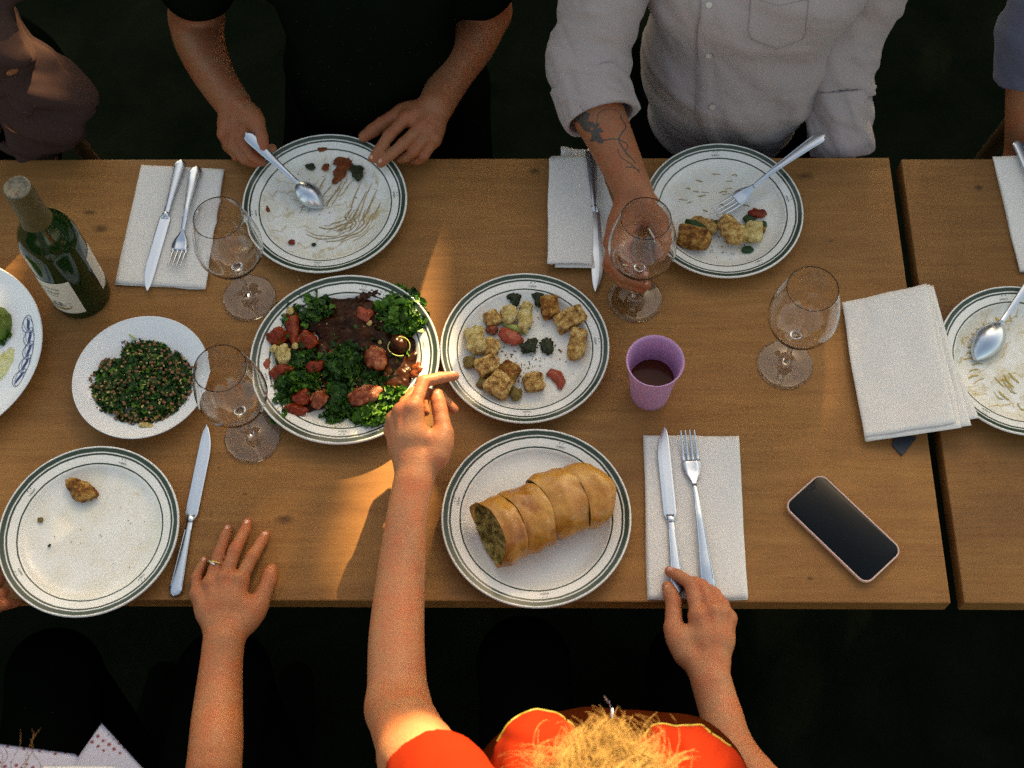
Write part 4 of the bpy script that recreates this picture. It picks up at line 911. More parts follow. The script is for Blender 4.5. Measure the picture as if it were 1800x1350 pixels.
# flat loose walnut crumbs, herb bits in the salad
flecks('salad_crumbs', 80, gauss(600, 640, 75, 60), 'crumb_pale', 'pale nut crumbs over the salad', (.0006, .0018), .016, cat='crumbs')
def inC(r_):
    while True:
        a = r_.uniform(0, 6.28); q = math.sqrt(r_.random()); x, y = 603+118*q*math.cos(a), 632+98*q*math.sin(a)
        if ((x-625)/48)**2+((y-572)/36)**2 > .8 or r_.random() < .15: return x, y, rnd.uniform(.010, .022)
leaves('salad_leaf_bits', 170, inC, (.0022, .0050), [('kale', .7), ('kale_light', .3)], 'small torn kale bits scattered through the sauce', 'kale', kind='stuff', seed=61, ruf=1.5)
flecks('tomato_bits', 110, lambda r_: inC(r_)[:2], 'tomato', 'little tomato bits mixed into the dark salad', (.0012, .0034), .013, .6, cat='tomato')
flecks('nut_bits', 60, lambda r_: inC(r_)[:2], 'crumb_brown', 'brown nut bits mixed into the dark salad', (.001, .0026), .015, .7, cat='nuts')
# parsley and lentil salad
def inH(r):
    while True:
        a = r.uniform(0, 6.28); q = math.sqrt(r.random()); x, y = 246+98*q*math.cos(a), 672+74*q*math.sin(a)
        if x < 215 and y < 632: continue
        if x < 175 and y < 655: continue
        if ((x-262)/110)**2+((y-670)/80)**2 > 1 and r.random() < .85: continue
        if x < 200 and y > 725: continue
        if noise.noise(Vector((x*.045, y*.045, 3))) < -.50: continue
        return x, y, .008+.020*(1-q*q)*r.uniform(.2, 1)
leaves('chopped_parsley', 2400, inH, (.0018, .0044), [('parsley', .80), ('kale_light', .16), ('lettuce', .03)], 'chopped dark parsley spread over the plain white plate', 'parsley', kind='stuff', seed=77, ruf=1.2, frilly=False)
for cx, cyy, n, lab in ((217, 578, 10, 'parsley sprig at the far rim of the white plate'), (216, 595, 7, 'tiny parsley scrap below the sprig'), (155, 672, 14, 'parsley tuft at the left edge of the lentil salad'), (158, 706, 18, 'separate parsley tuft on the near left of the white plate'), (203, 640, 22, 'parsley tuft reaching up left of the heap')):
    leaves('parsley_sprig', n, blob(cx, cyy, 9, 8, .010, .014), (.0018, .0036), [('parsley', 1)], lab, 'parsley', seed=int(cx), ruf=1.2, frilly=False)
vs, fs = [], []; tube_into(vs, fs, [W(222, 585, .014), W(230, 590, .015), W(240, 598, .014)], .0011, 6); tag(link('parsley_bit', pydata(vs, fs), M['lettuce']), 'short pale parsley stem behind the heap', 'stem')
bm = bmesh.new(); rnd = random.Random(5)
for _ in range(420):
    x, y, h = inH(rnd); c = W(x, y, h+.002); s = rnd.uniform(.0016, .0029)
    bmesh.ops.create_icosphere(bm, subdivisions=2, radius=1, matrix=Matrix.Translation(c+Vector((0, 0, .001))) @ Matrix.Rotation(rnd.uniform(0, 3), 4, Vector((rnd.random(), rnd.random(), rnd.random()))) @ Matrix.Diagonal((s, s*.85, s*.6, 1)))
me = bpy.data.meshes.new('lentils'); bm.to_mesh(me); bm.free()
tag(link('lentils', me, M['lentil'], kind='stuff'), 'small brown lentils mixed through the parsley', 'lentils')
flecks('onion_bits', 50, lambda r: inH(r)[:2], 'crumb_pale', 'pale onion bits in the lentil salad', (.001, .002), .024, .6, cat='onion')
food('onion_sliver', 255, 745, 26, 9, 'crumb_pale', 'pale onion sliver at the near edge of the lentil salad', 'onion', -5, rough=.4, base=.012)
# platter food
B = Body(.002)
for px, py, rx, ry, hh in ((-30, 575, 55, 40, .020), (-70, 600, 60, 50, .022), (-10, 570, 28, 26, .015)):
    c = W(px, py, .008); B.ell((c.x, c.y, TZ+.008), (rx*.0008, ry*.0009, hh), k=.008)
B.fold(lumpy); B.half((0, 0, TZ+.0066), (0, 0, -1)); tag(B.build('green_mash', M['pesto']), 'green herb mash on the blue patterned platter', 'mash')
leaves('mash_herbs', 120, blob(-15, 575, 38, 34, .010, .022), (.002, .004), [('parsley', .5), ('kale_light', .5)], 'herbs over the green mash', 'herbs', kind='stuff', seed=9, frilly=False)
smear('oil_pool', [(-40, 660), (-10, 650), (18, 628), (26, 610)], [34, 24, 14, 5], 'oil', 'yellow oil pooled below the green mash', .0080, cat='oil')

# sliced filled bread: four slices in a row
ax0, ax1 = W(855, 948, .03), W(1058, 874, .03); ax = (ax1-ax0); ax.z = 0; Lb = ax.length*1.13; axn = ax.normalized(); side = Vector((-axn.y, axn.x, 0))
start = ax0-axn*Lb*.025
LB = ['end slice of the filled bread showing its dark green filling', 'second slice of the filled bread, next to the one with the open end', 'third slice of the filled bread, shifted a little away from the second', 'rounded far end slice of the filled bread']
cuts = [0, .27, .49, .75, 1.0]; shift = [0, .0025, .0065, .0045]; rise = [0, 0, .0035, .001]
for i in range(4):
    s0, s1 = cuts[i], cuts[i+1]; rows = []; n = 14; mseg = 64
    for j in range(n+1):
        s = s0+(s1-s0)*j/n; e0, e1 = (s-s0)*Lb, (s1-s)*Lb
        prof = 1.0
        if i == 3: q = max(0, (s-.86)/.14); prof = math.sqrt(max(.0, 1-q*q*.999))
        lip = 1-(.035 if i else .02)*math.exp(-e0/.0016)-.035*math.exp(-e1/.0016)*(0 if i == 3 else 1)
        bul = 1+.012*math.sin(math.pi*(s-s0)/(s1-s0))
        row = []
        for k in range(mseg):
            a = 2*math.pi*k/mseg; ca, sa = math.cos(a), math.sin(a); w_, h_ = 0.0450*prof*lip*bul, .0345*prof*lip*bul*(1 if sa > 0 else .80)
            x, z = w_*math.copysign(abs(ca)**.95, ca), h_*math.copysign(abs(sa)**.95, sa)
            skew = (sa*.5+.5)*(.004+(.020*(1-(s-s0)/(s1-s0)) if i == 0 else 0))-.010*ca*ca*(0 if i == 0 and j == 0 else 1)-.004*ca
            d = (noise.noise(Vector((s*9, ca*1.6+i*4, sa*1.6)))*.0042+noise.noise(Vector((s*34, ca*5+i, sa*5)))*.0012)*prof
            f_ = 1+d/.04
            p = start+axn*(s*Lb+skew+(i-1.5)*.0004)+side*(x*f_+shift[i]*1.4)+Vector((0, 0, max(-.0005, z*f_+.036*.92+rise[i]*0)))
            row.append((p.x, p.y, TZ+.0074+p.z-start.z*0 if False else TZ+.0074+max(-.0003, z*f_+.033)))
        rows.append(row)
    vs, fs = loft(rows, cap=False); m0 = len(vs); o_t = empty('bread_slice', (0, 0, 0)); tag(o_t, LB[i], 'bread', 'slices of one filled bread')
    o = put(o_t, 'crust', (vs, fs), M['crust'])
    for end, row, dr in ((0, rows[0], 1), (1, rows[-1], -1)):
        if i == 3 and end == 1: continue
        c0 = sum((Vector(p) for p in row), Vector())/len(row); rings = []
        for q in (1.0, .93, .86, .70, .5, .28, .06):
            rr = []
            for k, p in enumerate(row):
                p = Vector(p); v_ = c0+(p-c0)*q; dep = .0 if q > .9 else (.0035+.0035*noise.noise(v_*170)+.002*noise.noise(v_*420))
                if q <= .9: dep += .003
                rr.append(tuple(v_+axn*dr*dep))
            rings.append(rr)
        put(o_t, 'cut_face', loft(rings, cap=False), M['filling'])
#%%PEOPLE
# ------------------------------------------------------------------ people
def T(p): return (p[0], p[1], p[2])
def hand(B, wrist, wr, mcp, fingers, thumb, sc=1.0, kf=.0022, palm_drop=.004):
    """wrist: point; mcp: four knuckles (index..little); fingers: joints past each knuckle; thumb: base, knuckle, joint, tip"""
    mr = [.0128, .0126, .0118, .0108]
    B.joints += [(m_, .0135, .8) for m_ in mcp]+[(js[0], .0100, .75) for js in fingers if js]+[(js[-1], .0095, .8) for js in fingers if js]+[(thumb[2], .0115, .7), (thumb[3], .011, .8), (thumb[1], .012, .4)]
    base = [wrist.lerp(m_, .12) for m_ in mcp]
    up = (mcp[0]-wrist).cross(mcp[3]-wrist).normalized(); up = up if up.z > 0 else -up
    for i, m_ in enumerate(mcp):
        a = wrist.lerp(m_, .25)-up*.002; b = wrist.lerp(m_, .62)-up*.001
        B.chain([T(wrist), T(a), T(b), T(m_-up*.001)], [wr*.74, .0155*sc, .0142*sc, mr[i]*sc], k=.010)
    for i in range(3):                                     # soft fill of the palm between the knuckles
        a, b = mcp[i], mcp[i+1]; mid = (a+b)/2; B.chain([T(wrist.lerp(mid, .35)-up*.008), T(wrist.lerp(mid, .86)-up*.0055)], [.0135*sc, .0098*sc], k=.010)
    for i, m_ in enumerate(mcp):                           # tendons and knuckle heads
        B.chain([T(wrist.lerp(m_, .3)+up*.0125*sc), T(m_+up*.0098*sc)], [.0018, .0026], k=.006)
        B.ell(T(m_+up*.0045*sc), (.0088*sc,)*3, k=.006)
    fr = [(.0100, .0091, .0080, .0068), (.0102, .0092, .0081, .0069), (.0097, .0087, .0076, .0065), (.0086, .0077, .0068, .0058)]
    for i, js in enumerate(fingers):
        if not js: continue
        pts = [mcp[i]]+js; n = len(pts); rr = list(fr[i])
        if n == 3: rr = [fr[i][0], fr[i][1], fr[i][3]]
        rr = [r_*sc for r_ in rr]
        out, ro = [], []
        for q in range(n-1):                               # slimmer between joints, fuller at them
            out += [pts[q], pts[q].lerp(pts[q+1], .5)]; ro += [rr[q], (rr[q]+rr[q+1])/2*.93]
        out.append(pts[-1]); ro.append(rr[-1]); B.chain([T(p) for p in out], ro, k=kf)
    tr = [.0150, .0128, .0106, .0086]; tr = [r_*sc for r_ in tr]
    o_, r_ = [thumb[0], thumb[0].lerp(thumb[1], .5), thumb[1], thumb[1].lerp(thumb[2], .5), thumb[2], thumb[2].lerp(thumb[3], .5), thumb[3]], [tr[0], .0148*sc, tr[1], .0108*sc, tr[2], .0101*sc, tr[3]]
    B.chain([T(wrist), T(thumb[0])], [wr*.7, tr[0]], k=.010)
    B.chain([T(p) for p in o_[:3]], r_[:3], k=.010); B.chain([T(p) for p in o_[2:]], r_[2:], k=.003)
    B.chain([T(thumb[0].lerp(thumb[1], .7)), T(wrist.lerp(mcp[0], .62)-up*.004)], [.0095*sc, .0105*sc], k=.012)   # web of the thumb
NAILS = []
def nail(parent, tip, prev, r, up=None, back=.35):
    """small curved plate on the top of a fingertip"""
    d = (tip-prev).normalized(); up = Vector(up) if up is not None else Vector((0, 0, 1)); x = d.cross(up).normalized(); u = x.cross(d).normalized()
    vs, fs = [], []; n, mth = 7, 6; L = r*1.35; w = r*.80
    for j in range(mth+1):
        for i in range(n+1):
            a = (i/n*2-1); v = j/mth; ww = w*(1-.25*(abs(v-.5)*2)**3)
            ang = a*1.05; rr = r*1.015+.0002
            p = tip+d*(-L*.75+v*L*1.05)+x*rr*math.sin(ang)*ww/r+u*(rr*math.cos(ang)*(1 if v < .6 else 1-.55*((v-.6)/.4)**2)+.0001)
            vs.append(p)
    for j in range(mth):
        for i in range(n): a = j*(n+1)+i; fs.append((a, a+1, a+n+2, a+n+1))
    link('fingernail', pydata(vs, fs), M['nail'], parent)
def head(B, c, face, r=.078):
    """cranium, jaw, nose, brow, ears; face is the unit direction it looks"""
    f = Vector(face).normalized(); s = f.cross(Vector((0, 0, 1))).normalized(); u = s.cross(f)
    rot = np.array([list(s), list(f), list(u)])
    B.ell(T(c), (r*.98, r*1.2, r*1.22), k=.02, rot=rot)
    j = c+f*r*.42-u*r*.85; B.ell(T(j), (r*.66, r*.78, r*.62), k=.03, rot=rot)
    ch = c+f*r*.95-u*r*1.28; B.ell(T(ch), (r*.26, r*.22, r*.22), k=.02, rot=rot)
    n0 = c+f*r*1.18-u*r*.05; n1 = c+f*r*1.42-u*r*.48; B.chain([T(n0), T(n1)], [.007, .011], k=.008)
    for q in (-1, 1):
        B.ell(T(c+f*r*1.06+s*q*r*.40+u*r*.02), (r*.22, r*.16, r*.17), k=.008, rot=rot, cut=True)
        B.ell(T(c+f*r*.98+s*q*r*.40+u*r*.0), (.0125,)*3, k=.002)
        B.chain([T(c+f*r*1.12+s*q*r*.15+u*r*.2), T(c+f*r*1.05+s*q*r*.55+u*r*.22)], [.006, .005], k=.01)
        B.ell(T(c+s*q*r*1.0-f*r*.05-u*r*.15), (r*.12, r*.26, r*.4), k=.006, rot=rot)
        B.ell(T(n1+s*q*.009+f*(-.006)), (.007, .009, .006), k=.006, rot=rot)
    m_ = c+f*r*1.16-u*r*.82
    for dz, rr in ((.004, .0055), (-.006, .0065)): B.chain([T(m_-s*.020+u*dz-f*.008), T(m_+u*dz+f*.002), T(m_+s*.020+u*dz-f*.008)], [rr*.5, rr, rr*.5], k=.006)
    B.chain([T(c-u*r*.9-f*r*.1), T(c-u*r*2.1-f*r*.35)], [.055, .060], k=.03)
def arm(B, pts, rad, k=.004):
    n = len(pts); P_ = [Vector(p) for p in pts]; P_ = [P_[0]]+P_+[P_[-1]]; R_ = [rad[0]]+list(rad)+[rad[-1]]; op, orr = [], []
    for i in range(1, n):
        for q in range(6):
            t = q/6; f_ = lambda a, b, c, d: .5*(2*b+(c-a)*t+(2*a-5*b+4*c-d)*t*t+(3*b-a-3*c+d)*t**3)
            op.append(Vector([f_(P_[i-1][j], P_[i][j], P_[i+1][j], P_[i+2][j]) for j in range(3)])); orr.append(f_(R_[i-1], R_[i], R_[i+1], R_[i+2]))
    op.append(P_[-1]); orr.append(rad[-1]); B.chain([T(p) for p in op], [x-k*.45 for x in orr], k=k)
def person(label):
    t = empty('person', (0, 0, 0)); return tag(t, label, 'person')
def legs(parent, hip, dirx, diry, m_, whose='', spread=.10):
    """seated lower body: thighs forward, shins down to the floor"""
    B = Body(.009); d = Vector((dirx, diry, 0)).normalized(); s = Vector((-d.y, d.x, 0))
    B.ell(T(hip), (.175, .15, .12), k=.03)
    for q in (-1, 1):
        a = hip+s*q*.09; kn = a+d*.43+s*q*.03+Vector((0, 0, .03)); an = kn+Vector((0, 0, -.43))-d*.04
        B.chain([T(a), T(kn), T(an)], [.088, .062, .046], k=.02)
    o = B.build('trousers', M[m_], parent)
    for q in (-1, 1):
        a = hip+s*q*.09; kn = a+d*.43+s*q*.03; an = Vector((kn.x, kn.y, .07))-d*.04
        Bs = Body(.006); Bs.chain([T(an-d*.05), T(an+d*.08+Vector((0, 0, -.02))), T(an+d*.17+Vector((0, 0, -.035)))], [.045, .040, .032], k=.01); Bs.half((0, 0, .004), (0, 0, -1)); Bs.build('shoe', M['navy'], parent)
    st = empty('stool', (hip.x, hip.y, 0)); tag(st, 'round dark wooden stool under the person '+whose, 'stool', 'stools at the table'); 
    zt = hip.z-.125
    me = lathe(smooth_profile([(0, zt-.03), (.12, zt-.03), (.14, zt-.02), (.14, zt-.004), (.125, zt), (0, zt)], 3), 40); link('seat', me, M['stool'], st)
    for k in range(4):
        a = R(45+90*k); vs, fs = [], []; tube_into(vs, fs, [Vector((.11*math.cos(a), .11*math.sin(a), zt-.03)), Vector((.16*math.cos(a), .16*math.sin(a), 0.0))], .016, 8); link('leg', pydata(vs, fs), M['stool'], st)
def hair_cap(parent, c, face, m_, r=.078, down=.4):
    B = Body(.005); f = Vector(face).normalized(); u = Vector((0, 0, 1)); s = f.cross(u); rot = np.array([list(s), list(f), list(u)])
    B.ell(T(c-f*.010+u*.008), (r*1.12, r*1.27, r*1.28), k=.01, rot=rot)
    B.ell(T(c-f*r*.9-u*r*.5), (r*.95, r*.5, r*.9), k=.02, rot=rot)
    B.ell(T(c+f*r*1.05-u*r*.55), (r*.86, r*.75, r*1.15), k=.01, rot=rot, cut=True)
    B.fold(lambda x, y, z: .0018*np.sin(x*260+y*90)*np.sin(y*210+z*70)); return B.build('hair', M[m_], parent)
def folds(amp, seeds, f0=38):
    def fn(x, y, z):
        d = 0
        for i, (a, b, c, ph) in enumerate(seeds):
            L = math.sqrt(a*a+b*b+c*c); n = (a/L, b/L, c/L); q = x*n[0]+y*n[1]+z*n[2]      # creases run across n
            xs, ys, zs = x*.22+q*n[0]*.78, y*.22+q*n[1]*.78, z*.22+q*n[2]*.78
            w = vn(xs, ys, zs, L*.42, i+1); d = d+1.5*w-1.1*np.abs(vn(xs, ys, zs, L*.62, i+5))+.5
        return amp*d
    return fn
Z = Vector((0, 0, 1))

# ---- person in the black T-shirt
t = person('person in a black T-shirt holding a spoon, both hands on the smeared plate')
B = Body(.0026)
we = W(412, 186, .045)
mcp = [W(440, 212, .052), W(418, 214, .050), W(402, 224, .040), W(396, 238, .030)]
hand(B, we, .029, [mcp[0], mcp[1], mcp[2], mcp[3]], [[W(424, 248, .045), W(444, 274, .036), W(460, 285, .032)], [W(410, 256, .036), W(430, 280, .026), W(452, 289, .020)], [W(402, 252, .024), W(416, 274, .016), W(434, 280, .014)], [W(400, 258, .016), W(410, 270, .010)]],
     [W(430, 196, .058), W(450, 214, .066), W(458, 240, .062), W(461, 262, .056)], 1.05)
B.chain([T(W(455, 270, .030)), T(W(470, 264, .030)), T(W(479, 260, .030))], [.008, .0078, .0068], k=.002)
arm(B, [we, W(375, 130, .03), W(350, 70, .02), W(345, 28, .03)], [.028, .0335, .041, .043])
elb = W(345, 28, .03); shl = Vector((-.47, 1.46, TZ+.36)); B.chain([T(elb), T(shl)], [.043, .055], k=.01)
wf = W(763, 192, .050)
mcp = [W(714, 208, .060), W(742, 222, .058), W(754, 234, .050), W(763, 247, .040)]
hand(B, wf, .029, mcp, [[W(684, 238, .058), W(666, 264, .048), W(655, 279, .038)], [W(710, 252, .056), W(689, 270, .046), W(669, 287, .036)], [W(727, 266, .042), W(714, 276, .030), W(704, 281, .022)], [W(745, 274, .030), W(735, 282, .020), W(725, 284, .014)]],
     [W(735, 198, .048), W(704, 200, .046), W(672, 218, .040), W(640, 240, .034)], 1.05)
elb2 = W(852, 18, .03); arm(B, [wf, W(795, 130, .03), W(830, 70, .02), elb2], [.028, .0335, .041, .043])
shr = Vector((-.105, 1.46, TZ+.34)); B.chain([T(elb2), T(shr)], [.043, .055], k=.01)
hc = Vector((-.265, 1.52, TZ+.60))
B.chain([(-.43, 1.50, TZ+.36), (-.12, 1.50, TZ+.35)], [.052, .052], k=.03); B.chain([(-.265, 1.50, TZ+.38), (-.265, 1.50, TZ+.1)], [.10, .11], k=.04)
head(B, hc, (0, -1, -.25))
B.build('body', M['skin3'], t)
for a, b, r_, nm in ((W(461, 262, .056), W(458, 240, .062), .0088, 0), (W(655, 279, .038), W(666, 264, .048), .0070, 0), (W(669, 287, .036), W(689, 270, .046), .0070, 0)): nail(t, a, b, r_)
S = Body(.006)
S.chain([(-.265, 1.49, TZ+.36), (-.265, 1.42, TZ+.18), (-.265, 1.40, TZ-.02), (-.265, 1.42, TZ-.14)], [.12, .125, .13, .13], k=.05, flat=((0, 1, 0), 1.15))
S.chain([(-.40, 1.44, TZ+.25), (-.13, 1.44, TZ+.25)], [.09, .09], k=.05)
S.chain([T(shl), (-.265, 1.50, TZ+.40), T(shr)], [.072, .075, .072], k=.04)
S.chain([T(shl), T(shl.lerp(elb, .72))], [.075, .066], k=.03); S.chain([T(shr), T(shr.lerp(elb2, .72))], [.075, .066], k=.03)
S.fold(folds(.0022, [(30, 14, 50, 0), (55, -20, 20, 2)])); dl = (elb-shl).normalized()
S.build('t_shirt', M['black'], t)
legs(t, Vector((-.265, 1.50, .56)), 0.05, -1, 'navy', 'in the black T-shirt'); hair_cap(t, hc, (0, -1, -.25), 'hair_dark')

# ---- person in the pale shirt
t = person('tattooed person in a pale button shirt with rolled sleeves holding a glass')
B = Body(.0026)
wd_ = W(1114, 338, .100)
mcp = [W(1114, 392, .086), W(1095, 396, .086), W(1082, 410, .078), W(1074, 428, .066)]
hand(B, wd_, .029, mcp, [[W(1094, 440, .086), W(1110, 468, .080), W(1134, 486, .070)], [W(1073, 458, .074), W(1096, 486, .064), W(1136, 501, .055)], [W(1070, 466, .060), W(1094, 496, .050), W(1126, 508, .044)], [W(1074, 462, .048), W(1098, 488, .038), W(1118, 500, .034)]],
     [W(1138, 362, .100), W(1160, 392, .094), W(1167, 424, .086), W(1160, 452, .078)], 1.08)
fe = [wd_, W(1092, 288, .095), W(1066, 230, .10), W(1044, 180, .115), W(1032, 110, .13)]
arm(B, fe, [.0275, .0315, .0360, .0405, .044])
sR = Vector((.150, 1.47, TZ+.36)); B.chain([T(fe[-1]), T(sR)], [.044, .055], k=.01)
eL = W(1474, 70, .07); wL = Vector((.478, 1.262, TZ-.05)); sL = Vector((.53, 1.47, TZ+.37))
B.chain([T(sL), T(eL), T(wL)], [.055, .044, .028], k=.01)
hl = wL+Vector((-.02, -.01, -.03)); mc = [hl+Vector((dx, -.055, -.04)) for dx in (-.03, -.01, .01, .028)]
hand(B, hl, .028, mc, [[m_+Vector((0, -.02, -.03)), m_+Vector((0, -.015, -.055)), m_+Vector((0, 0, -.07))] for m_ in mc], [hl+Vector((-.03, -.02, -.01)), hl+Vector((-.045, -.04, -.03)), hl+Vector((-.045, -.05, -.055)), hl+Vector((-.04, -.055, -.075))])
hc = Vector((.325, 1.54, TZ+.62)); B.chain([(.17, 1.50, TZ+.37), (.48, 1.50, TZ+.37)], [.055, .055], k=.03); B.chain([(.325, 1.50, TZ+.38), (.325, 1.50, TZ+.05)], [.10, .11], k=.04)
head(B, hc, (0, -1, -.3)); bd = B.build('body', M['skin3'], t)
nail(t, W(1160, 452, .078), W(1167, 424, .086), .009, (0.2, 0, 1)); nail(t, W(1134, 486, .070), W(1110, 468, .080), .0072); nail(t, W(1136, 501, .055), W(1096, 486, .064), .0072)
# tattoo lines follow the forearm's surface
ink = mat('tattoo_ink', (.050, .042, .034), .55); dg = bpy.context.evaluated_depsgraph_get(); 
from mathutils.bvhtree import BVHTree
bv = BVHTree.FromPolygons([v.co for v in bd.data.vertices], [tuple(p.vertices) for p in bd.data.polygons])
def tattoo(lines):
    vs, fs = [], []
    for pts, w in lines:
        pp = []
        P_ = [Vector((x, y)) for x, y in pts]
        sm = smooth_profile([tuple(p) for p in P_], 7)
        for x, y in sm:
            q = Vector(MC @ np.array([x-900, y-675, F])).normalized(); hit = bv.ray_cast(Vector(CP), q)
            if hit[0] is not None: pp.append((hit[0], hit[1]))
        n = len(pp); b = len(vs)
        if n < 2: continue
        for i, (p, nn) in enumerate(pp):
            tt = (pp[min(i+1, n-1)][0]-pp[max(i-1, 0)][0]).normalized(); s_ = nn.cross(tt).normalized()*w*.0008; u_ = nn if nn.z > 0 else -nn
            vs.append(p+s_+u_*.0004); vs.append(p-s_+u_*.0004)
        for i in range(n-1):
            if (pp[i+1][0]-pp[i][0]).length < .02: fs.append((b+2*i, b+2*i+1, b+2*i+3, b+2*i+2))
    link('tattoo', pydata(vs, fs), ink, t)
rnd = random.Random(11); L_ = []
L_ += [([(1048, 222), (1052, 200), (1068, 192), (1086, 196), (1094, 212)], .5), ([(1090, 206), (1100, 222), (1092, 236), (1088, 246), (1096, 262), (1106, 276)], 1.3), ([(1040, 236), (1060, 246), (1080, 244), (1098, 250), (1104, 256)], .9),
       ([(1104, 258), (1100, 266), (1108, 276), (1118, 288)], 1.0), ([(1086, 262), (1090, 274), (1100, 282), (1112, 290), (1124, 304)], .7), ([(1100, 294), (1112, 294), (1124, 300)], 1.0), ([(1012, 196), (1018, 214), (1026, 224)], 1.8), ([(1046, 240), (1036, 228), (1030, 214)], 1.2)]
for k in range(48):
    a, b = rnd.uniform(1008, 1056), 0; b = 196+(a-1010)*.95+rnd.uniform(-10, 14); L_.append(([(a, b), (a+rnd.uniform(-8, 8), b+rnd.uniform(-8, 8)), (a+rnd.uniform(-10, 10), b+rnd.uniform(-8, 10))], rnd.uniform(1.2, 3.0)))
for k in range(8): a = rnd.uniform(1058, 1075); L_.append(([(1036+rnd.uniform(-6, 8), 290+rnd.uniform(-8, 8)), (1042+rnd.uniform(-4, 8), 300+rnd.uniform(-8, 8))], 1.2))
tattoo(L_)
S = Body(.0030); cx = .315
S.chain([(cx, 1.47, TZ+.36), (cx, 1.41, TZ+.20), (cx-.005, 1.385, TZ+.05), (cx-.01, 1.38, TZ-.12)], [.125, .128, .125, .125], k=.05, flat=((0, 1, 0), 1.08))
S.chain([(cx-.05, 1.40, TZ+.20), (cx+.06, 1.40, TZ+.20)], [.11, .11], k=.04); S.chain([(cx-.04, 1.39, TZ+.02), (cx+.035, 1.39, TZ+.02)], [.11, .11], k=.04)
S.chain([T(sR), (cx, 1.50, TZ+.41), T(sL)], [.078, .08, .078], k=.04)
S.fold(folds(.0030, [(60, 8, 14, 0), (50, -10, 40, 2), (24, 10, 66, 1)]))
S.half((0, 0, TZ-.16), (0, 0, -1)); sh = S.build('shirt', M['shirt'], t)
def sleeve(pts, rad, hem_dir, seeds, name='sleeve', amp=.0026):
    S = Body(.0028); S.chain([T(p) for p in pts], rad, k=.02); S.fold(folds(amp, seeds)); q = pts[-1]
    S.chain([T(pts[-1]-hem_dir*.03), T(pts[-1]+hem_dir*.08)], [rad[-1]-.006]*2, k=.001, cut=True); S.half(T(q), T(hem_dir)); return S
S = sleeve([sR, fe[4], W(1035, 152, .12), W(1044, 178, .115)], [.074, .058, .052, .051], (fe[2]-fe[4]).normalized(), [(40, 60, 30, 0), (20, 110, 70, 1), (90, 30, 40, 3)]); S.build('sleeve', M['shirt'], t)
dh = (W(1060, 220, .105)-W(1036, 150, .118)).normalized()
def cuff(c0, c1, r0, r1, seeds, amp=.0016):
    S = Body(.0024); d = (c1-c0).normalized(); S.chain([T(c0), T(c1)], [r0, r1], k=.01); S.fold(folds(amp, seeds)); S.half(T(c1-d*.004), T(d)); S.half(T(c0), T(-d))
    S.chain([T(c0-d*.03), T(c1+d*.05)], [r1-.0085]*2, k=.002, cut=True); return S.build('rolled_cuff', M['shirt'], t)
cuff(W(1038, 146, .122), W(1058, 214, .108), .0600, .0560, [(60, 120, 40, 0), (30, -60, 140, 1), (140, 30, 60, 2)], .0020)
dL = (wL-eL).normalized()
S = sleeve([sL, eL, eL.lerp(wL, .50)], [.074, .066, .054], dL, [(50, 60, 40, 0), (20, 100, 60, 1), (90, -30, 50, 3)]); S.build('sleeve', M['shirt'], t)
cuff(eL.lerp(wL, .42), eL.lerp(wL, 1.04), .057, .050, [(60, 120, 40, 0), (30, -60, 140, 1), (140, 30, 60, 2)], .0022)
bvs = BVHTree.FromPolygons([v.co for v in sh.data.vertices], [tuple(p.vertices) for p in sh.data.polygons])
def on_shirt(x, y):
    q = Vector(MC @ np.array([x-900, y-675, F])).normalized(); h_ = bvs.ray_cast(Vector(CP), q); return h_
def shirt_strip(pts, wl, name, m_, lift=.0022, par=None, double=True):
    vs, fs = [], []; sm = smooth_profile(pts, 7); rows = []
    for (x, y) in sm:
        row = []
        for k in range(6):
            h_ = on_shirt(x-wl+2*wl*k/5, y)
            if h_[0] is None: row = None; break
            n_ = h_[1] if h_[1].y < 0 else -h_[1]; row.append(h_[0]+n_*(lift if 0 < k < 5 else -.001))
        if row: rows.append(row)
    vs, fs = loft(rows, closed=False, cap=False); return link(name, pydata(vs, fs), m_, par or sh)
shirt_strip([(1243, -40), (1245, 20), (1238, 60), (1240, 110), (1240, 160), (1240, 205), (1262, 262)], 14, 'placket', M['shirt'])
shirt_strip([(1228, -40), (1230, 20), (1224, 60), (1226, 110), (1226, 160), (1226, 205), (1249, 262)], 1.0, 'placket_seam', M['shirt_dark'], .0026)
for bx_, by_ in ((1247, 95), (1253, 186), (1246, 8)):
    h_ = on_shirt(bx_, by_); n_ = h_[1] if h_[1].y < 0 else -h_[1]
    me = lathe(smooth_profile([(0, .0012), (.0028, .0012), (.0042, .0018), (.0046, .0011), (.0045, 0), (0, 0)], 3), 24); o = link('button', me, mat('pearl_button', (.5, .44, .38), .3), sh, h_[0]+n_*.0026); o.rotation_euler = n_.to_track_quat('Z', 'Y').to_euler()
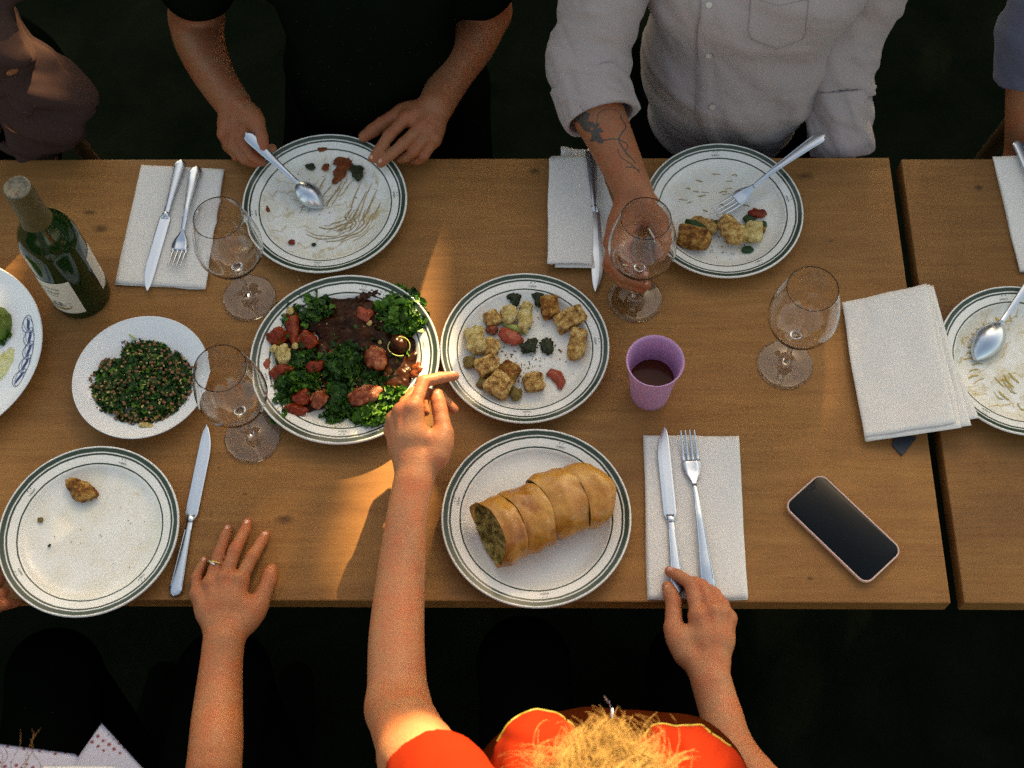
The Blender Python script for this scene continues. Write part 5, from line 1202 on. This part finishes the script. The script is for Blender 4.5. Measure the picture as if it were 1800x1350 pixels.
# pocket
rows = []
for j in range(15):
    v_ = j/14; row = []
    for k in range(15):
        u_ = k/14; x = 1312+118*u_-8*v_; y = -22+22*(1-abs(2*u_-1))*.6*(1-v_)+ (92 + (20*(1-abs(2*u_-1))))*v_ + 20*u_*(1-v_)*.3
        if v_ > .8: x = 1371+(x-1371)*(1-.18*(v_-.8)/.2)
        h_ = on_shirt(x, y)
        n_ = h_[1] if h_[1].y < 0 else -h_[1]; e = min(k, 14-k, j+3, 14-j); row.append(h_[0]+n_*(.0026+.0012*math.sin(u_*math.pi) if e > 0 else -.0004))
    rows.append(row)
vs, fs = loft(rows, closed=False, cap=False); link('chest_pocket', pydata(vs, fs), M['shirt'], sh)
vs, fs = [], []
for ins_ in (1,):
    edge = [rows[j][ins_] for j in range(0, 15-ins_)]+[rows[14-ins_][k] for k in range(ins_, 15-ins_)]+[rows[j][14-ins_] for j in range(14-ins_, -1, -1)]
    tube_into(vs, fs, edge, .0008, 5)
tube_into(vs, fs, [rows[2][k] for k in range(1, 14)], .0006, 5); tube_into(vs, fs, [rows[0][k]+Vector((0, 0, .0)) for k in range(0, 15)], .0014, 6)
link('pocket_seam', pydata(vs, fs), M['shirt_dark'], sh)
legs(t, Vector((.315, 1.50, .56)), 0, -1, 'navy', 'in the pale button shirt'); hair_cap(t, hc, (0, -1, -.3), 'hair_brown')

# ---- person with the ring, dotted cloth
t = person('person in a dotted top with a ringed hand flat on the near table edge')
B = Body(.0024)
wa = W(393, 1128, .020)
mcp = [W(422, 1020, .020), W(396, 1017, .022), W(370, 1026, .020), W(347, 1046, .016)]
hand(B, wa, .0275, mcp, [[W(444, 978, .018), W(460, 952, .011), W(467, 940, .0075)], [W(413, 967, .021), W(430, 934, .012), W(435, 919, .008)], [W(385, 974, .020), W(396, 943, .012), W(401, 929, .008)], [W(345, 1016, .014), W(353, 998, .009), W(360, 984, .0065)]],
     [W(432, 1092, .014), W(457, 1058, .012), W(472, 1022, .010), W(477, 1001, .009)], .98)
ae = [wa, W(388, 1180, .020), W(382, 1260, .03), W(376, 1350, .045), Vector((-.40, .115, TZ+.02))]
arm(B, ae, [.0262, .0280, .0320, .0345, .040])
s5 = Vector((-.40, .04, TZ+.32)); B.chain([T(ae[-1]), T(s5)], [.041, .052], k=.01)
s5l = Vector((-.72, .04, TZ+.32)); e5 = Vector((-.78, .17, TZ+.05)); w5 = W(-84, 1062, .02)
B.chain([T(s5l), T(e5), T(w5)], [.052, .040, .026], k=.012)
f5 = (W(-30, 1042, .010)-w5).normalized(); x5 = f5.cross(Z); mc = [w5+f5*.045+x5*dx for dx in (-.027, -.010, .010, .026)]
mc = mc[::-1] if False else mc
hand(B, w5, .027, mc, [[m_+f5*.014-Z*.005, m_+f5*.022-Z*.010, m_+f5*.030-Z*.012] for m_ in mc], [w5+f5*.02-x5*.03, w5+f5*.04-x5*.045, w5+f5*.05-x5*.046, w5+f5*.06-x5*.045], .95)
h5 = Vector((-.56, .07, TZ+.56)); B.chain([T(s5), T(s5l)], [.05, .05], k=.03); B.chain([(-.56, .03, TZ+.34), (-.56, .05, TZ+.05)], [.09, .10], k=.04); head(B, h5, (0.1, 1, -.3))
B.build('body', M['skin1'], t)
for a, b, r_ in ((W(467, 940, .0075), W(460, 952, .011), .0068), (W(435, 919, .008), W(430, 934, .012), .0068), (W(401, 929, .008), W(396, 943, .012), .0064), (W(360, 984, .0065), W(353, 998, .009), .0056), (W(477, 1001, .009), W(472, 1022, .010), .0084)): nail(t, a, b, r_)
# ring
a, b = W(372, 1013, .020), W(380, 985, .0205); d_ = (b-a).normalized(); c = a.lerp(b, .78); x = d_.cross(Z).normalized(); u = x.cross(d_); vs, fs = [], []
tube_into(vs, fs, [c+(x*math.cos(q)*.0100+u*math.sin(q)*.0098) for q in np.linspace(0, 6.3, 40)], .0011, 6); rg = link('finger_ring', pydata(vs, fs), M['ring'], t)
vs, fs = [], []; tube_into(vs, fs, [c+x*(-.0105+i*.0022)*1.0+u*(.0098-.55*abs(-.0105+i*.0022-.002))+d_*(.0028-.0011*i) for i in range(7)], [.0008, .0016, .0019, .0019, .0017, .0014, .0008], 8); link('ring_stone', pydata(vs, fs), M['silver'], rg)
S = Body(.005); S.chain([(-.56, .04, TZ+.30), (-.56, .10, TZ+.10), (-.56, .12, TZ-.12)], [.12, .12, .13], k=.05); S.chain([T(s5), T(s5l)], [.066, .066], k=.04); S.chain([T(s5), T(s5.lerp(ae[-1], .5))], [.066, .058], k=.02); S.chain([T(s5l), T(s5l.lerp(e5, .55))], [.066, .058], k=.02)
S.fold(folds(.002, [(30, 20, 50, 0), (60, 10, -20, 2)])); tp = S.build('dotted_top', M['dotted'], t)
def sheet(name, poly, h, m_, par, th=.0016, n=14, wav=.003):
    """cloth flap over four corner pixels with its own thickness"""
    P = [W(x, y, hh) for (x, y), hh in zip(poly, h)]; top, bot = [], []
    for j in range(n+1):
        for i in range(n+1):
            u, v = i/n, j/n; p = P[0]*(1-u)*(1-v)+P[1]*u*(1-v)+P[2]*u*v+P[3]*(1-u)*v; p = p+Z*noise.noise(p*14)*wav; top.append(p+Z*th/2); bot.append(p-Z*th/2)
    k = (n+1)**2; fs = []
    for j in range(n):
        for i in range(n): a = j*(n+1)+i; fs += [(a, a+1, a+n+2, a+n+1), (k+a, k+a+n+1, k+a+n+2, k+a+1)]
    rim = [i for i in range(n)]+[(n+1)*j+n for j in range(n)]+[(n+1)*n+i for i in range(n, 0, -1)]+[(n+1)*j for j in range(n, 0, -1)]
    for q in range(len(rim)): a, b = rim[q], rim[(q+1) % len(rim)]; fs.append((a, b, b+k, a+k))
    return link(name, pydata(top+bot, fs), m_, par)
sheet('collar_point', [(179, 1272), (252, 1352), (240, 1420), (110, 1372)], [.245, .255, .26, .26], M['dotted'], tp)
sheet('collar_band', [(-20, 1306), (132, 1326), (240, 1420), (-20, 1420)], [.25, .25, .27, .27], M['dotted'], tp)
sheet('white_trim', [(76, 1345), (205, 1345), (205, 1420), (76, 1420)], [.29, .29, .29, .29], M['napkin'], tp)
hair5 = hair_cap(t, h5, (0.1, 1, -.3), 'hair_brown')
rnd = random.Random(8); vs, fs = [], []
for k in range(7):
    x0 = rnd.gauss(34, 20); a = W(x0+rnd.gauss(0, 10), 1420, .42); b = W(x0+rnd.gauss(0, 14), 1350, .36); c = W(x0+rnd.gauss(-4, 16), rnd.uniform(1275, 1325), .30)
    pts = [a*(1-s)**2+b*2*s*(1-s)+c*s*s+Vector((noise.noise(Vector((k, s*3, 0))), noise.noise(Vector((k, s*3, 5))), 0))*.012 for s in np.linspace(0, 1, 12)]; tube_into(vs, fs, pts, [.00035]*11+[.0001], 3)
link('hair_strands', pydata(vs, fs), M['hair_dark'] if False else M['hair_brown'], hair5)
legs(t, Vector((-.56, .02, .56)), 0, 1, 'navy', 'with the dotted top')

# ---- person in orange, reaching over the salad
t = person('blond curly haired person in an orange top reaching between the plates')
B = Body(.0024)
wb = W(727, 846, .085)
mcp = [W(728, 716, .118), W(707, 722, .112), W(694, 737, .100), W(690, 757, .086)]
hand(B, wb, .0270, mcp, [[W(744, 671, .112), W(774, 664, .104), W(799, 661, .098)], [W(742, 690, .094), W(774, 697, .082), W(798, 720, .074)], [W(728, 690, .080), W(742, 706, .066), W(748, 724, .062)], [W(712, 706, .068), W(722, 722, .056), W(730, 738, .056)]],
     [W(768, 800, .094), W(781, 762, .098), W(773, 722, .098), W(768, 693, .098)], .98)
be = [wb, W(716, 905, .082), W(705, 1010, .085), W(697, 1120, .09), W(698, 1205, .095), W(700, 1248, .10)]
arm(B, be, [.0262, .0272, .0312, .0348, .0362, .0368])
s6 = W(812, 1462, .30); B.chain([T(be[-1]), T(W(735, 1330, .19)), T(s6)], [.0385, .043, .052], k=.012)
wc = W(1250, 1196, .020)
mcp = [W(1226, 1082, .030), W(1252, 1074, .032), W(1270, 1076, .028), W(1281, 1088, .020)]
hand(B, wc, .0265, mcp, [[W(1214, 1026, .030), W(1192, 1011, .022), W(1176, 1004, .016)], [W(1234, 1030, .026), W(1222, 1024, .016), W(1208, 1022, .012)], [W(1256, 1044, .020), W(1246, 1036, .012), W(1234, 1034, .010)], [W(1272, 1062, .012), W(1264, 1052, .008), W(1254, 1048, .008)]],
     [W(1206, 1148, .020), W(1184, 1104, .020), W(1184, 1058, .017), W(1174, 1032, .014)], .98)
ce = [wc, W(1266, 1250, .025), W(1300, 1340, .05), Vector((.318, .19, TZ+.10))]; arm(B, ce, [.0255, .0268, .0305, .038])
s6r = Vector((.27, .11, TZ+.31)); B.chain([T(ce[-1]), T(s6r)], [.039, .052], k=.012)
h6 = Vector((.100, .072, TZ+.49)); B.chain([T(s6), T(s6r)], [.05, .05], k=.03); B.chain([(.1, .06, TZ+.32), (.1, .08, TZ+.05)], [.09, .10], k=.04); head(B, h6, (-.1, 1, -.45))
B.build('body', M['skin2'], t)
for a, b, r_, u_ in ((W(768, 693, .098), W(773, 722, .098), .0084, (0, 0, 1)), (W(1174, 1032, .014), W(1184, 1058, .017), .0084, (-.4, 0, 1)), (W(1176, 1004, .016), W(1192, 1011, .022), .0068, (-.2, .5, 1)), (W(799, 661, .098), W(774, 664, .104), .0068, (0, .9, .5))): nail(t, a, b, r_, u_)
S = Body(.004)
S.chain([(.09, .10, TZ+.26), (.09, .17, TZ+.12), (.09, .19, TZ-.02), (.09, .15, TZ-.14)], [.13, .13, .13, .13], k=.05, flat=((0, 1, 0), 1.1))
S.chain([(.02, .240, TZ+.10), (.15, .240, TZ+.10)], [.105, .105], k=.05)
S.fold(folds(.0022, [(30, 14, 50, 0), (55, -20, 20, 2)])); ls = S.build('blouse_front', M['rust'], t)
S = Body(.0035)                                          # the loose yoke with two rounded lobes
for px, py, rx, ry in ((950, 1362, .058, .062), (1205, 1376, .060, .060)):
    c = W(px, py, .25); S.ell(T(c), (rx, ry, .045), k=.015)
S.chain([T(W(935, 1440, .27)), T(W(1060, 1500, .31)), T(W(1225, 1440, .27))], [.05, .06, .05], k=.03); S.chain([T(s6+Vector((0, -.03, .01))), T(W(940, 1470, .29))], [.05, .050], k=.02); S.chain([T(s6r+Vector((0, -.03, .01))), T(W(1230, 1470, .29))], [.05, .05], k=.02)
S.fold(folds(.0036, [(60, 24, 40, 0), (85, -40, 20, 2), (30, 70, 20, 1)])); yk = S.build('orange_yoke', M['orange'], t)
bvy = BVHTree.FromPolygons([v.co for v in yk.data.vertices], [tuple(p.vertices) for p in yk.data.polygons])
def silhouette(x):                                       # first pixel down the picture that meets the yoke
    for y in np.arange(1240, 1390, 1.5):
        h_ = bvy.ray_cast(Vector(CP), Vector(MC @ np.array([x-900, y-675, F])).normalized())
        if h_[0] is not None: return h_[0]
for xs in ((872, 1036), (1128, 1286)):
    pts = []
    for x in np.linspace(*xs, 60):
        p = silhouette(x)
        if p is not None and (not pts or (p-pts[-1]).length < .03): pts.append(p)
    vs, fs = [], []; pts = [sum(pts[max(0, i-2):i+3], Vector())/len(pts[max(0, i-2):i+3]) for i in range(len(pts))]; tube_into(vs, fs, pts, .0016, 8); link('yellow_piping', pydata(vs, fs), M['yellow'], yk)
hd6 = (W(704, 1262, .12)-s6).normalized(); q6 = W(768, 1405, .22)
S = Body(.003); S.chain([T(s6), T(W(735, 1318, .19))], [.064, .058], k=.02); S.fold(folds(.0016, [(60, 24, 40, 0), (85, -40, 20, 2)])); S.half(T(q6), T(hd6)); S.chain([T(q6-hd6*.02), T(q6+hd6*.08)], [.051, .051], k=.001, cut=True)
S.build('sleeve', M['orange'], t)
S = Body(.004); S.chain([T(s6r), T(s6r.lerp(ce[-1], .55))], [.064, .058], k=.02); S.build('sleeve', M['orange'], t)
vs, fs = [], []; tube_into(vs, fs, [W(1062, 1224, .20), W(1070, 1234, .21), W(1076, 1248, .22), W(1076, 1262, .22)], [.0012, .0020, .0022, .0012], 8); link('pendant', pydata(vs, fs), M['silver'], t)
hr = hair_cap(t, h6, (-.1, 1, -.45), 'hair_blond')
rnd = random.Random(4); vs, fs = [], []
for lk in range(64):                                     # locks of curls
    side_ = rnd.choice((-1, 1)); x0 = 1072+rnd.gauss(0, 60); tipx = 1068+side_*abs(rnd.gauss(38, 46)); ty = rnd.triangular(1255, 1350, 1290)+abs(tipx-1066)*.30
    a = W(x0, 1540, .640); b = W(x0*.6+tipx*.4, 1400, .612); c = W(tipx, ty, .40+rnd.uniform(-.03, .05)); ph0 = rnd.uniform(0, 6.28); fr_ = rnd.uniform(9, 16)*rnd.choice((-1, 1)); am = rnd.uniform(.007, .015)
    for k in range(30):
        ph = ph0+rnd.gauss(0, .28); off = Vector((rnd.gauss(0, .0024), rnd.gauss(0, .0024), rnd.gauss(0, .0024))); am2 = am*rnd.uniform(.8, 1.15); end = rnd.uniform(.86, 1.06); pts = []
        wild = 1 if rnd.random() < .12 else 0; ev = Vector((rnd.gauss(0, .016), rnd.gauss(-.004, .008), rnd.gauss(0, .01)))*wild
        for s in np.linspace(0, end, 30):
            p = a*(1-s)**2+b*2*s*(1-s)+c*s*s; pts.append(p+off*(1+s)+ev*s*s+Vector((math.sin(fr_*s+ph), math.cos(fr_*s+ph)*.8, math.cos(fr_*s+ph)*.6))*am2*min(1, s*2.5))
        r0 = rnd.uniform(.00035, .0007); tube_into(vs, fs, pts, [r0*(1-.7*s) for s in np.linspace(0, 1, 30)], 3)
link('hair_curls', pydata(vs, fs), M['hair_blond'], hr)
legs(t, Vector((.1, .04, .56)), 0, 1, 'navy', 'in the orange top')

# ---- person at the far left, brown shirt
t = person('person in a plum brown shirt at the far left edge, sun along the shirt front')
B = Body(.0045); hx = -1.02
B.chain([(hx-.17, 1.50, TZ+.36), (hx+.17, 1.50, TZ+.36)], [.055, .055], k=.03); h1 = Vector((hx, 1.53, TZ+.61)); head(B, h1, (0.1, -1, -.2)); B.chain([(hx, 1.5, TZ+.38), (hx, 1.5, TZ)], [.10, .11], k=.03)
e1 = W(-14, 90, .19); w1 = W(70, 262, -.03); B.chain([(hx+.19, 1.48, TZ+.36), T(e1), T(w1)], [.052, .042, .028], k=.01)
e1l = Vector((hx-.26, 1.34, TZ+.05)); w1l = Vector((hx-.10, 1.16, TZ+.035)); B.chain([(hx-.19, 1.48, TZ+.36), T(e1l), T(w1l)], [.052, .042, .028], k=.01)
for w_, sgn in ((w1, 1), (w1l, -1)):
    d5 = Vector((-.35*sgn, -1, -.3 if sgn > 0 else 0)).normalized(); x5 = d5.cross(Z).normalized(); mc = [w_+d5*.08+x5*dx for dx in (-.03, -.01, .01, .028)]
    hand(B, w_, .028, mc, [[m_+d5*.03-Z*.006, m_+d5*.05-Z*.016, m_+d5*.065-Z*.022] for m_ in mc], [w_+d5*.03-x5*.03, w_+d5*.055-x5*.05, w_+d5*.08-x5*.055, w_+d5*.10-x5*.05])
B.build('body', M['skin3'], t)
S = Body(.0035)
S.chain([(hx, 1.49, TZ+.36), (hx+.03, 1.42, TZ+.18), (hx+.02, 1.39, TZ+.02), (hx, 1.42, TZ-.14)], [.125, .14, .14, .13], k=.05)
S.chain([(hx-.1, 1.44, TZ+.22), (hx+.09, 1.44, TZ+.22)], [.10, .10], k=.05); S.chain([(hx-.19, 1.48, TZ+.36), (hx, 1.51, TZ+.40), (hx+.19, 1.48, TZ+.36)], [.075, .08, .075], k=.04)
S.fold(folds(.0085, [(26, 18, 34, 0), (50, 24, 42, 2), (20, 40, -30, 1)])); S.build('shirt', M['brown'], t)
S = Body(.0035); S.chain([(hx+.19, 1.48, TZ+.36), T(e1), T(e1.lerp(w1, .5)+Vector((.035, .02, -.02))), T(e1.lerp(w1, .85))], [.066, .060, .056, .040], k=.02); S.fold(folds(.0105, [(36, 38, 44, 0), (50, -44, 52, 2)])); S.build('shirt_sleeve', M['brown'], t); S = Body(.0035); S.chain([(hx-.19, 1.48, TZ+.36), T(e1l), T(e1l.lerp(w1l, .7))], [.072, .056, .046], k=.02)
S.fold(folds(.0105, [(36, 38, 44, 0), (50, -44, 52, 2)])); S.build('shirt_sleeve', M['brown'], t)
vs, fs = [], []; tube_into(vs, fs, [W(4, 256, .0), W(20, 264, .0), W(42, 271, .0), (W(62, 262, .0)), W(84, 264, -.005), W(92, 270, -.01)], [.008, .009, .009, .009, .010, .006], 8); link('cuff_hem', pydata(vs, fs), M['brown'], t)
legs(t, Vector((hx, 1.52, .56)), 0.1, -1, 'navy', 'in the plum brown shirt'); hair_cap(t, h1, (0.1, -1, -.2), 'hair_dark')

# ---- person at the far right, blue grey rolled sleeve
t = person('person in a blue grey shirt with a rolled sleeve at the far right edge')
B = Body(.0045); hx = 1.02
B.chain([(hx-.17, 1.52, TZ+.36), (hx+.17, 1.52, TZ+.36)], [.055, .055], k=.03); h4 = Vector((hx, 1.55, TZ+.61)); head(B, h4, (-.1, -1, -.2)); B.chain([(hx, 1.52, TZ+.38), (hx, 1.52, TZ)], [.10, .11], k=.03)
e4 = W(1822, 60, .10); w4 = W(1800, 262, -.06); B.chain([(hx-.19, 1.50, TZ+.36), T(e4), T(w4)], [.052, .043, .030], k=.01)
e4l = Vector((hx+.26, 1.36, TZ+.05)); w4l = Vector((hx+.12, 1.16, TZ+.035)); B.chain([(hx+.19, 1.5, TZ+.36), T(e4l), T(w4l)], [.052, .042, .028], k=.01)
for w_, sgn in ((w4, 1), (w4l, -1)):
    d5 = Vector((.1, -1, -.8 if sgn > 0 else 0)).normalized(); x5 = d5.cross(Z).normalized(); mc = [w_+d5*.08+x5*dx for dx in (-.03, -.01, .01, .028)]
    hand(B, w_, .028, mc, [[m_+d5*.03-Z*.006, m_+d5*.05-Z*.016, m_+d5*.065-Z*.022] for m_ in mc], [w_+d5*.03+x5*.03, w_+d5*.055+x5*.05, w_+d5*.08+x5*.055, w_+d5*.10+x5*.05])
B.build('body', M['skin3'], t)
S = Body(.0045); S.chain([(hx, 1.51, TZ+.36), (hx, 1.45, TZ+.18), (hx, 1.44, TZ-.14)], [.125, .13, .13], k=.05); S.chain([(hx-.19, 1.5, TZ+.36), (hx, 1.53, TZ+.40), (hx+.19, 1.5, TZ+.36)], [.075, .08, .075], k=.04)
S.chain([(hx-.19, 1.5, TZ+.36), T(e4)], [.074, .058], k=.02); S.chain([(hx+.19, 1.5, TZ+.36), T(e4l)], [.074, .058], k=.02); S.fold(folds(.003, [(36, 28, 34, 0), (60, -34, 32, 2)])); S.build('shirt', M['bluegrey'], t)
S = Body(.003); S.chain([T(e4), T(e4.lerp(w4, .40))], [.062, .056], k=.01); S.fold(folds(.002, [(60, 120, 40, 0), (30, -60, 140, 1)])); d4 = (w4-e4).normalized(); S.half(T(e4.lerp(w4, .38)), T(d4)); S.half(T(e4-d4*.0), T(-d4)); S.chain([T(e4.lerp(w4, .25)), T(w4)], [.048, .048], k=.001, cut=True)
S.build('rolled_cuff', M['bluegrey'], t)
legs(t, Vector((hx, 1.54, .56)), -.05, -1, 'navy', 'in the blue grey shirt'); hair_cap(t, h4, (-.1, -1, -.2), 'hair_dark')
#%%SUN_SCREEN
# ------------------------------------------------------------------ added unseen leaf screen blocking the sun, its gaps aimed to place sun patches
e1 = Vector((math.cos(R(SUN_AZ)), -math.sin(R(SUN_AZ)), 0)); e2 = e1.cross(sd); e2 = e2 if e2.z > 0 else -e2
D0 = 6.0; rnd = random.Random(2); rs = np.random.RandomState(3); vs, fs = [], []; top = .065
n = 62000; A_ = rs.uniform(-2.9, 2.6, n); Bv = rs.uniform(-3.1, .42, n); Dv = D0+rs.normal(0, .12, n)
for a, b, d in zip(A_, Bv, Dv):
    if b > top+.37*(min(1, max(0, (-.30-a)/.08))+min(1, max(0, (a-.13)/.08))): continue
    s = rnd.uniform(.028, .05)
    hit = False
    for (ax_, ay_, bx_, by_, rr_) in ((-.475, -.39, -.40, -.29, .052), (-.385, -.245, -.34, -.17, .042)):
        t_ = min(1, max(0, ((a-ax_)*(bx_-ax_)+(b-ay_)*(by_-ay_))/((bx_-ax_)**2+(by_-ay_)**2)))
        hit = hit or math.hypot(a-ax_-t_*(bx_-ax_), b-ay_-t_*(by_-ay_)) < rr_
    if hit: continue
    if ((a+1.085)/.042)**2+((b+.285)/.085)**2 < 1: continue
    b2 = b+.02*math.sin(a*7)
    c = e1*a+e2*b2+sd*d+Vector((0, 0, TZ))
    if c.z < .15: continue
    ax = Matrix.Rotation(rnd.uniform(0, 6.28), 3, 'Z') @ Matrix.Rotation(rnd.uniform(.3, 1.5), 3, 'X')
    k = len(vs)
    for dx, dy in ((-.6, 0), (0, -1), (.6, 0), (0, 1.1)): vs.append(c+ax @ Vector((dx*s*1.4, dy*s*1.3, .15*s*dy*dy)))
    fs.append((k, k+1, k+2, k+3))
hg = empty('sun_blocker', (0, 5.2, 0)); tag(hg, 'added leaf screen out of view that shades the table and lets sun through its gaps', 'sun_blocker')
o = link('blocker_foliage', pydata(vs, fs), M['leaf']); o.parent = hg; o.matrix_parent_inverse = Matrix.Translation((0, -5.2, 0)); o['kind'] = 'stuff'
vs, fs = [], []
for k in range(9):
    x = -2.8+k*.75; yb = (e1*(x*.9)+sd*D0).y; tube_into(vs, fs, [Vector((x+1.9, yb, 0)), Vector((x+1.93, yb, 1.2)), Vector((x+1.9, yb, 2.2))], [.05, .04, .02], 8)
o = link('blocker_trunk', pydata(vs, fs), M['bark']); o.parent = hg; o.matrix_parent_inverse = Matrix.Translation((0, -5.2, 0)); o['kind'] = 'stuff'
for o in list(SC.objects):                                 # nothing left unlinked or unshaded
    if o.type == 'MESH' and not o.data.materials: o.data.materials.append(M['steel'])
